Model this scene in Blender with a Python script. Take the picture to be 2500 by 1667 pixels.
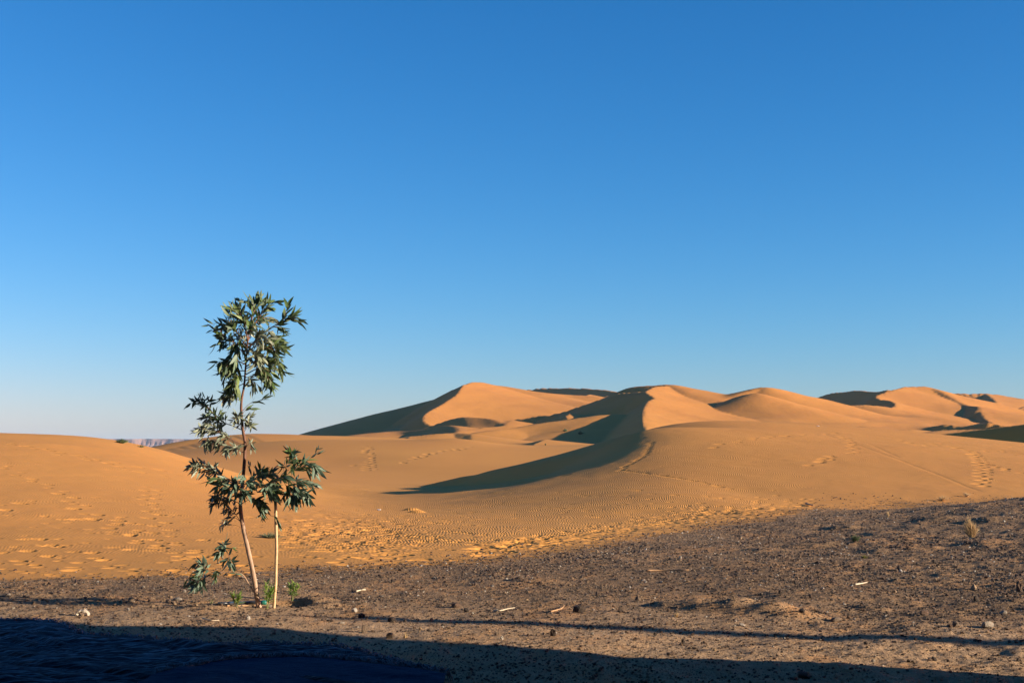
import bpy, bmesh, math, random
import numpy as np
from mathutils import Vector, Matrix, Quaternion, noise as mnoise

for o in list(bpy.data.objects):
    bpy.data.objects.remove(o)
scene = bpy.context.scene
C = scene.collection
random.seed(7)
RNG = np.random.default_rng(7)

# ------------------------------------------------------------------ camera, sky, sun, exposure
EYE = 1.6
F = 3300.0                                   # focal length in pixels of the 2500 px wide photograph
HORIZON = 1090.0
PITCH = math.atan((HORIZON - 833.5) / F)
cam_data = bpy.data.cameras.new('camera')
cam_data.sensor_width = 36.0
cam_data.lens = 36.0 * F / 2500.0
cam_data.clip_start = 0.1
cam_data.clip_end = 60000.0
cam = bpy.data.objects.new('camera', cam_data)
C.objects.link(cam)
cam.location = (0, 0, EYE)
cam.rotation_euler = (math.pi / 2 + PITCH, 0, 0)
scene.camera = cam

SUN_EL = math.radians(13.0)
SUN_BACK = math.radians(15.0)                # the sun stands to the right and a little behind the camera
SUN_DIR = Vector((math.cos(SUN_EL) * math.cos(SUN_BACK), -math.cos(SUN_EL) * math.sin(SUN_BACK), math.sin(SUN_EL)))
world = bpy.data.worlds.new('World')
scene.world = world
world.use_nodes = True
wn = world.node_tree.nodes
wl = world.node_tree.links
wn.clear()
sky = wn.new('ShaderNodeTexSky')
sky.sky_type = 'NISHITA'
sky.sun_disc = False
sky.sun_elevation = SUN_EL
sky.sun_rotation = math.radians(90) + SUN_BACK   # measured clockwise from +Y
sky.air_density = 1.0
sky.dust_density = 0.4
sky.ozone_density = 2.2
sky.altitude = 700
# the photograph's deep, saturated blue: one colour grade for the whole sky, the same in every direction
sep = wn.new('ShaderNodeSeparateColor')
com = wn.new('ShaderNodeCombineColor')


def wmath(op, a, b, clamp=False):
    m = wn.new('ShaderNodeMath'); m.operation = op; m.use_clamp = clamp
    for i, q in enumerate((a, b)):
        if isinstance(q, (int, float)): m.inputs[i].default_value = q
        else: wl.new(q, m.inputs[i])
    return m.outputs[0]


GRADE = dict(power=2.0, r=13.4, g=10.8, b=1.62)
bg = wn.new('ShaderNodeBackground')
bg.inputs['Strength'].default_value = 0.050
wo = wn.new('ShaderNodeOutputWorld')
wl.new(sky.outputs[0], sep.inputs[0])
sr, sg, sb_ = sep.outputs[0], sep.outputs[1], sep.outputs[2]
wl.new(wmath('MULTIPLY', wmath('POWER', wmath('MULTIPLY', sr, 0.1245), GRADE['power']), GRADE['r']), com.inputs[0])
wl.new(wmath('MULTIPLY', wmath('POWER', wmath('MULTIPLY', sg, 0.111), 1.15), GRADE['g']), com.inputs[1])
wl.new(wmath('MULTIPLY', sb_, GRADE['b']), com.inputs[2])
wl.new(com.outputs[0], bg.inputs['Color'])
wl.new(bg.outputs[0], wo.inputs['Surface'])

sun_data = bpy.data.lights.new('sun', 'SUN')
sun_data.energy = 5.0
sun_data.angle = math.radians(0.53)
sun_data.color = (1.0, 0.84, 0.63)
sun = bpy.data.objects.new('sun', sun_data)
C.objects.link(sun)
sun.rotation_euler = SUN_DIR.to_track_quat('Z', 'Y').to_euler()
sun.location = (30, -8, 20)

scene.view_settings.view_transform = 'Standard'
scene.view_settings.look = 'None'
scene.view_settings.gamma = 1.0
scene.view_settings.use_curve_mapping = False
scene.view_settings.exposure = 1.15
scene.cycles.max_bounces = 6
scene.cycles.volume_bounces = 0

# ------------------------------------------------------------------ helpers
CP, SP = math.cos(PITCH), math.sin(PITCH)


def ray(px, py):
    u = (px - 1250.0) / F
    v = (833.5 - py) / F
    return u, CP - v * SP, SP + v * CP       # x, y, z


def at(px, py, Y):
    x, y, z = ray(px, py)
    k = Y / y
    return Vector((x * k, Y, EYE + z * k))


def zat(px, py, Y):
    return at(px, py, Y).z


def tag(o, label=None, cat=None, group=None, kind=None):
    if label: o['label'] = label
    if cat: o['category'] = cat
    if group: o['group'] = group
    if kind: o['kind'] = kind
    return o


def empty(name, loc=(0, 0, 0), rz=0.0):
    o = bpy.data.objects.new(name, None)
    C.objects.link(o)
    o.location = loc
    o.rotation_euler = (0, 0, rz)
    o.empty_display_size = 0.1
    return o


def mesh_obj(name, verts, faces, mat, parent=None, smooth=True):
    me = bpy.data.meshes.new(name)
    me.from_pydata([tuple(v) for v in verts], [], faces)
    if smooth:
        me.polygons.foreach_set('use_smooth', [True] * len(me.polygons))
    me.update()
    if mat: me.materials.append(mat)
    o = bpy.data.objects.new(name, me)
    C.objects.link(o)
    if parent: o.parent = parent
    return o


def hash2(ix, iy, seed):
    h = (ix.astype(np.int64) * 374761393 + iy.astype(np.int64) * 668265263 + seed * 982451653) & 0xFFFFFFFF
    h = ((h ^ (h >> 13)) * 1274126177) & 0xFFFFFFFF
    h = h ^ (h >> 16)
    return (h & 0xFFFF).astype(np.float32) / 32767.5 - 1.0


def vnoise(x, y, seed=0):
    ix = np.floor(x); iy = np.floor(y)
    fx = (x - ix).astype(np.float32); fy = (y - iy).astype(np.float32)
    ix = ix.astype(np.int64); iy = iy.astype(np.int64)
    sx = fx * fx * fx * (fx * (fx * 6 - 15) + 10); sy = fy * fy * fy * (fy * (fy * 6 - 15) + 10)
    a = hash2(ix, iy, seed); b = hash2(ix + 1, iy, seed); c = hash2(ix, iy + 1, seed); d = hash2(ix + 1, iy + 1, seed)
    return (a * (1 - sx) + b * sx) * (1 - sy) + (c * (1 - sx) + d * sx) * sy


def fbm(x, y, seed=0, octaves=4, gain=0.5):
    s = 0; a = 1.0; t = 0
    ca, sa = math.cos(0.6), math.sin(0.6)
    for k in range(octaves):
        s = s + a * vnoise(x, y, seed + k * 17); t += a
        a *= gain
        x, y = (x * ca - y * sa) * 2.03 + 5.3, (x * sa + y * ca) * 2.03 + 1.7
    return s / t


def smoothstep(a, b, x):
    t = np.clip((x - a) / (b - a), 0, 1)
    return t * t * (3 - 2 * t)


# ------------------------------------------------------------------ materials
class NT:
    def __init__(self, name):
        self.m = bpy.data.materials.new(name)
        self.m.use_nodes = True
        self.n = self.m.node_tree.nodes
        self.l = self.m.node_tree.links
        self.b = self.n['Principled BSDF']

    def node(self, t, **kw):
        x = self.n.new(t)
        for k, v in kw.items():
            if hasattr(x, k): setattr(x, k, v)
            else: x.inputs[k].default_value = v
        return x

    def link(self, a, b): self.l.new(a, b)

    def noise(self, vec, scale, detail=4, rough=0.55, dist=0.0):
        x = self.node('ShaderNodeTexNoise')
        x.inputs['Scale'].default_value = scale
        x.inputs['Detail'].default_value = detail
        x.inputs['Roughness'].default_value = rough
        x.inputs['Distortion'].default_value = dist
        if vec is not None: self.link(vec, x.inputs['Vector'])
        return x.outputs['Fac']

    def ramp(self, fac, stops):
        x = self.node('ShaderNodeValToRGB')
        e = x.color_ramp.elements
        while len(e) > 1: e.remove(e[-1])
        e[0].position = stops[0][0]; e[0].color = (*stops[0][1], 1) if len(stops[0][1]) == 3 else stops[0][1]
        for p, c in stops[1:]:
            k = e.new(p); k.color = (*c, 1)
        self.link(fac, x.inputs['Fac'])
        return x.outputs['Color']

    def map(self, v, a, b, c=0.0, d=1.0):
        x = self.node('ShaderNodeMapRange')
        self.link(v, x.inputs['Value'])
        for i, q in zip((1, 2, 3, 4), (a, b, c, d)): x.inputs[i].default_value = q
        return x.outputs[0]

    def math(self, op, a, b=None):
        x = self.node('ShaderNodeMath', operation=op)
        for i, q in enumerate((a, b)):
            if q is None: continue
            if isinstance(q, (int, float)): x.inputs[i].default_value = q
            else: self.link(q, x.inputs[i])
        return x.outputs[0]

    def mix(self, f, a, b, blend='MIX'):
        x = self.node('ShaderNodeMix', data_type='RGBA', blend_type=blend)
        for i, q in ((0, f), (6, a), (7, b)):
            if isinstance(q, (int, float)): x.inputs[i].default_value = q
            elif isinstance(q, tuple): x.inputs[i].default_value = (*q, 1) if len(q) == 3 else q
            else: self.link(q, x.inputs[i])
        return x.outputs[2]

    def bump(self, h, dist, strength=1.0, normal=None):
        x = self.node('ShaderNodeBump')
        x.inputs['Distance'].default_value = dist
        x.inputs['Strength'].default_value = strength
        self.link(h, x.inputs['Height'])
        if normal is not None: self.link(normal, x.inputs['Normal'])
        return x.outputs[0]

    def attr(self, name):
        x = self.node('ShaderNodeAttribute')
        x.attribute_name = name
        return x.outputs['Fac']

    def pos(self):
        return self.node('ShaderNodeNewGeometry').outputs['Position']

    def objco(self):
        return self.node('ShaderNodeTexCoord').outputs['Object']


def simple(name, col, rough=0.8, var=0.15, scale=20.0, bump=0.0, spec=0.3):
    t = NT(name)
    oc = t.objco()
    n = t.noise(oc, scale, 5)
    dark = tuple(c * (1 - var * 1.6) for c in col)
    lite = tuple(min(1, c * (1 + var * 1.6)) for c in col)
    t.link(t.ramp(n, [(0.3, dark), (0.7, lite)]), t.b.inputs['Base Color'])
    t.b.inputs['Roughness'].default_value = rough
    t.b.inputs['Specular IOR Level'].default_value = spec
    if bump:
        t.link(t.bump(n, bump), t.b.inputs['Normal'])
    return t.m


def sand_material():
    t = NT('desert_sand')
    p = t.pos()
    g = t.attr('gravel')
    rp = t.attr('ripple')
    red = t.attr('red')
    # sand colour
    big = t.noise(p, 0.05, 5)
    fine = t.noise(p, 18.0, 4, 0.7)
    sand = t.ramp(big, [(0.3, (0.55, 0.249, 0.058)), (0.7, (0.62, 0.284, 0.067))])
    sand = t.mix(red, sand, (0.55, 0.234, 0.056))
    st = t.node('ShaderNodeMapping'); st.inputs['Scale'].default_value = (0.035, 0.012, 0.22); st.inputs['Rotation'].default_value = (0, 0, 0.5)
    t.link(p, st.inputs['Vector'])
    streak = t.noise(st.outputs[0], 1.0, 6, 0.68, 0.6)
    sand = t.mix(t.math('MULTIPLY', t.map(streak, 0.42, 0.68), 0.38), sand, (0.42, 0.165, 0.050))
    sand = t.mix(t.map(fine, 0.3, 0.7, 0.0, 0.16), sand, (0.34, 0.19, 0.09))
    # gravelly ground: dark grit, pale bits and patches of blown sand
    sc = t.node('ShaderNodeMapping')
    sc.inputs['Scale'].default_value = (1.0, 0.55, 1.0)
    t.link(p, sc.inputs['Vector'])
    gv = sc.outputs[0]
    n1 = t.noise(gv, 1.1, 6, 0.62, 0.4)
    n2 = t.noise(gv, 7.0, 6, 0.7)
    n3 = t.noise(p, 60.0, 3, 0.7)
    grit = t.ramp(n3, [(0.32, (0.055, 0.036, 0.022)), (0.47, (0.170, 0.106, 0.060)), (0.60, (0.26, 0.165, 0.092)), (0.72, (0.40, 0.29, 0.18))])
    soil = t.ramp(n2, [(0.35, (0.185, 0.116, 0.066)), (0.65, (0.38, 0.232, 0.116))])
    grit = t.mix(0.5, grit, soil)
    tan = t.attr('tan')
    tanc = t.ramp(n2, [(0.3, (0.40, 0.255, 0.145)), (0.7, (0.60, 0.40, 0.235))])
    grit = t.mix(t.math('MULTIPLY', tan, 0.8), grit, tanc)
    patch = t.map(t.math('ADD', t.math('MULTIPLY', n1, 0.6), t.math('MULTIPLY', n2, 0.4)), 0.50, 0.60)
    patchy = t.mix(t.math('MULTIPLY', patch, 0.75), grit, (0.46, 0.24, 0.10))
    # ragged border between gravel and sand
    edge = t.math('ADD', g, t.math('MULTIPLY', t.math('SUBTRACT', n2, 0.5), 1.9))
    gm = t.map(edge, 0.42, 0.62)
    gm = t.math('MULTIPLY', gm, t.map(g, 0.02, 0.2))
    col = t.mix(gm, sand, patchy)
    t.link(col, t.b.inputs['Base Color'])
    t.b.inputs['Roughness'].default_value = 0.95
    t.b.inputs['Specular IOR Level'].default_value = 0.12
    # wind ripples: crests run away from the camera, wandering and forking
    wv = t.node('ShaderNodeTexWave', wave_type='BANDS', bands_direction='X', wave_profile='SIN')
    wv.inputs['Scale'].default_value = 5.4
    wv.inputs['Distortion'].default_value = 4.2
    wv.inputs['Detail'].default_value = 1.6
    wv.inputs['Detail Scale'].default_value = 0.28
    wv.inputs['Detail Roughness'].default_value = 0.55
    rot = t.node('ShaderNodeMapping')
    rot.inputs['Rotation'].default_value = (0, 0, math.radians(-7))
    rot.inputs['Scale'].default_value = (1.0, 0.34, 1.0)
    t.link(p, rot.inputs['Vector'])
    wn1 = t.node('ShaderNodeTexNoise'); wn1.inputs['Scale'].default_value = 0.55; wn1.inputs['Detail'].default_value = 2.0
    t.link(p, wn1.inputs['Vector'])
    vs = t.node('ShaderNodeVectorMath', operation='SCALE'); vs.inputs['Scale'].default_value = 0.9
    t.link(wn1.outputs['Color'], vs.inputs[0])
    va = t.node('ShaderNodeVectorMath', operation='ADD')
    t.link(rot.outputs[0], va.inputs[0]); t.link(vs.outputs[0], va.inputs[1])
    t.link(va.outputs[0], wv.inputs['Vector'])
    rh = t.math('MULTIPLY', wv.outputs['Fac'], t.math('MULTIPLY', rp, t.map(t.noise(p, 0.8, 3), 0.3, 0.55, 0.35, 1.0)))
    b1 = t.bump(rh, 0.0058)
    b1 = t.bump(t.math('MULTIPLY', t.noise(p, 0.55, 7, 0.62), red), 0.16, 1.0, b1)
    sandfine = t.bump(t.noise(p, 6.0, 6, 0.6), 0.014, 0.5, b1)
    gb = t.math('MULTIPLY', t.math('ADD', n3, t.math('MULTIPLY', t.noise(gv, 24.0, 5, 0.7), 1.6)), gm)
    b3 = t.bump(gb, 0.022, 1.0, sandfine)
    t.link(b3, t.b.inputs['Normal'])
    return t.m


SAND = sand_material()

# ------------------------------------------------------------------ terrain
AZMAX = math.radians(30.6)


def pxy(x, y):
    """the pixel column and forward depth that rule the shape of the land at x, y (clamped outside the picture)"""
    az = np.arctan2(x, y)
    azc = np.clip(az, -AZMAX, AZMAX)
    r = np.hypot(x, y)
    return 1250 + F * np.tan(azc), r * np.cos(azc), az


# controls (px, depth, z) for the smooth land; ('p', py) gives z by its place in the photograph
ctl = []


def cz(Y, pairs):
    for px, z in pairs:
        ctl.append((px, Y, z))


def cp(Y, pairs):
    for px, py in pairs:
        ctl.append((px, Y, zat(px, py, Y)))


ALL = (-700, 0, 600, 1250, 1900, 2500, 3200)
cz(1.0, [(p, 0) for p in ALL]); cz(4.0, [(p, 0) for p in ALL]); cz(8, [(p, 0) for p in ALL]); cz(11, [(p, 0) for p in ALL])
cz(14, [(p, 0) for p in ALL])
cz(17.5, [(-700, .05), (0, .02), (600, 0), (1250, 0), (1900, .02), (2500, .08), (3200, .15)])
cz(24, [(-700, .6), (0, .38), (400, .2), (800, .02), (1200, -.02), (1600, 0), (2000, .06), (2500, .26), (3200, .5)])
cz(32, [(-700, 1.4), (0, 1.0), (400, .55), (800, .02), (1200, -.08), (1600, 0), (2000, .07), (2500, .39), (3200, .8)])
cz(40, [(-700, 2.0), (0, 1.62), (400, .95), (800, -.08), (1200, -.12), (2000, -.3), (2500, -.05), (3200, .3)])
cp(48, [(0, 1057), (250, 1078), (-700, 1035)]); cz(48, [(400, 1.28), (800, -.2), (1150, -.15), (2000, -.4), (2500, -.4), (3200, 0)])
cp(55, [(250, 1071), (400, 1099)])
cp(38, [(1480, 1212), (1650, 1200), (1800, 1210)])
cp(47, [(1300, 1192), (1400, 1178), (1550, 1153), (1700, 1150)])
cp(56, [(1300, 1170), (1400, 1150), (1500, 1122), (1560, 1098), (1640, 1090)])
cz(60, [(-700, 2.0), (0, 1.75), (600, .35), (800, -.45), (1100, -.35), (1200, -.1), (2000, -.2), (2500, -.4), (3200, 0)])
cz(75, [(-700, 1.0), (0, 1.0), (400, .9), (600, -.1), (800, -.45), (1000, -.72), (1200, -.5), (1350, -.2), (2000, -.5), (2500, -.6), (3200, 0)])
cz(95, [(-700, 0), (0, .1), (400, .2), (800, -.6), (1000, -.85), (1200, -.9), (1500, -.8), (2000, -1), (2500, -1), (3200, 0)])
cz(125, [(-700, -.5), (0, -.3), (400, .4), (800, .2), (1000, .35), (1200, .2), (1500, 0), (2000, -1), (2500, -1), (3200, -.5)])
cp(165, [(400, 1104), (560, 1088), (690, 1076), (850, 1073), (1000, 1074), (1130, 1071), (1250, 1087), (1400, 1086), (1550, 1084), (1700, 1086)])
cz(165, [(-700, -.5), (0, -.5), (2100, -.5), (2500, -1), (3200, -.5)])
cz(230, [(-700, 0), (0, 0), (400, .5), (700, 1.2), (1000, 1.2), (1300, .3), (1700, .3), (2100, 0), (2500, 0), (3200, 0)])
cz(350, [(p, 0.4) for p in ALL]); cz(700, [(p, .5) for p in ALL]); cz(1500, [(p, -2) for p in ALL])
cz(4000, [(p, -12) for p in ALL]); cz(20000, [(p, -40) for p in ALL])
ctl = np.array(ctl, dtype=np.float64)


def warp_uv(px, Y):
    return px / 700.0, np.log(np.maximum(Y, 1.0)) * 2.4


cu, cv = warp_uv(ctl[:, 0], ctl[:, 1])
d2 = (cu[:, None] - cu[None]) ** 2 + (cv[:, None] - cv[None]) ** 2
K = 0.5 * d2 * np.log(d2 + 1e-9)
n_ = len(ctl)
A = np.zeros((n_ + 3, n_ + 3)); A[:n_, :n_] = K + np.eye(n_) * 0.002
A[:n_, n_] = 1; A[:n_, n_ + 1] = cu; A[:n_, n_ + 2] = cv
A[n_:, :n_] = A[:n_, n_:].T
rbf_w = np.linalg.solve(A, np.concatenate([ctl[:, 2], np.zeros(3)]))


def base_height(x, y):
    px, Y, az = pxy(x, y)
    u, v = warp_uv(px.ravel(), Y.ravel())
    out = np.empty(u.shape, np.float64)
    for s in range(0, len(u), 40000):
        uu = u[s:s + 40000]; vv = v[s:s + 40000]
        dd = ((uu[:, None] - cu[None]) ** 2 + (vv[:, None] - cv[None]) ** 2).astype(np.float32)
        out[s:s + 40000] = (0.5 * dd * np.log(dd + 1e-9)) @ rbf_w[:n_].astype(np.float32) + rbf_w[n_] + rbf_w[n_ + 1] * uu + rbf_w[n_ + 2] * vv
    z = out.reshape(px.shape)
    fade = 1 - smoothstep(math.radians(45), math.radians(75), np.abs(az))
    return z * fade


# dunes: each is a set of crest lines (px, py, depth); the land falls from a crest steeply on the lee side
# (left, away from the sun) and gently on the windward side
def crest(points, lee=0.62, wind=0.22, front=None, lee_dir=200, lee_half=75, rnd=0.0, step=None, deep=1.5, floor=-1.0):
    return dict(pts=points, lee=lee, wind=wind, front=front, dir=math.radians(lee_dir), half=math.radians(lee_half), rnd=rnd, step=step, deep=deep, floor=floor)


BRINK = [(980, 1201, 86), (1087, 1170, 82), (1209, 1146, 77), (1358, 1119, 71), (1430, 1103, 68.5), (1489, 1086, 66.5), (1530, 1064, 64.5), (1557, 1045, 63), (1585, 1040, 63)]
crescent = [crest(BRINK, lee=0.24, wind=0.15, lee_dir=140, lee_half=70, rnd=0.3, step=0.4, deep=2.2, floor=-2.0),
            crest([(1585, 1040, 63), (1640, 1033, 66), (1700, 1029, 70), (1800, 1028, 74), (1900, 1031, 79), (2000, 1038, 83), (2100, 1048, 87), (2200, 1060, 92), (2330, 1075, 98), (2500, 1082, 104), (2700, 1082, 110)],
                  lee=0.24, wind=0.13, lee_dir=140, lee_half=70, rnd=3.0, step=0.8, deep=1.6, floor=-1.6)]


def crescent_height(x, y):
    """the crescent dune: a smooth mound cut off at its brink, below which the sand lies at its angle of rest"""
    B = sorted([(at(*p).y, at(*p).x) for p in BRINK[:-1]] + [(58.0, 5.65), (52.0, 5.2), (45.0, 4.4), (38.0, 3.4), (30.0, 2.0), (100.0, -9.5), (140.0, -20.0)])
    xb = np.interp(y, [q[0] for q in B], [q[1] for q in B]).astype(np.float32)
    gap = xb - x
    wd = np.interp(y, [40, 56, 64, 72], [1.6, 1.0, 0.35, 0.12]).astype(np.float32)
    over = np.where(gap / wd > 20, gap, wd * np.log1p(np.exp(np.minimum(gap / wd, 20))))     # how far past the brink, softened at the nose
    xq = x + np.maximum(gap, 0)
    slope = np.interp(y, [40, 50, 58, 63], [0.12, 0.25, 0.48, 0.56]).astype(np.float32)
    def mound(px_, py_):
        m = None
        for c in crescent:
            q = dune_height(c, px_, py_, np.zeros_like(px_))
            m = q if m is None else np.maximum(m, q)
        return m
    yy = np.linspace(28, 150, 489).astype(np.float32)
    xx = np.interp(yy, [q[0] for q in B], [q[1] for q in B]).astype(np.float32)
    Z = sorted([(at(*p).y, at(*p).z) for p in BRINK[:-1]] + [(100.0, -3.0), (140.0, -6.0)])
    mz = mound(xx, yy)
    extra = np.where(yy >= 63.0, np.maximum(mz - np.interp(yy, [q[0] for q in Z], [q[1] for q in Z]), 0), 0)
    extra = np.convolve(np.pad(extra, 6, mode='edge'), np.ones(13) / 13, 'valid')
    drop = np.interp(y, yy, extra).astype(np.float32)
    right = np.maximum(-gap, 0)
    return mound(xq, y) - drop * np.exp(-(right / 4.0) ** 2) - slope * over


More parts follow.
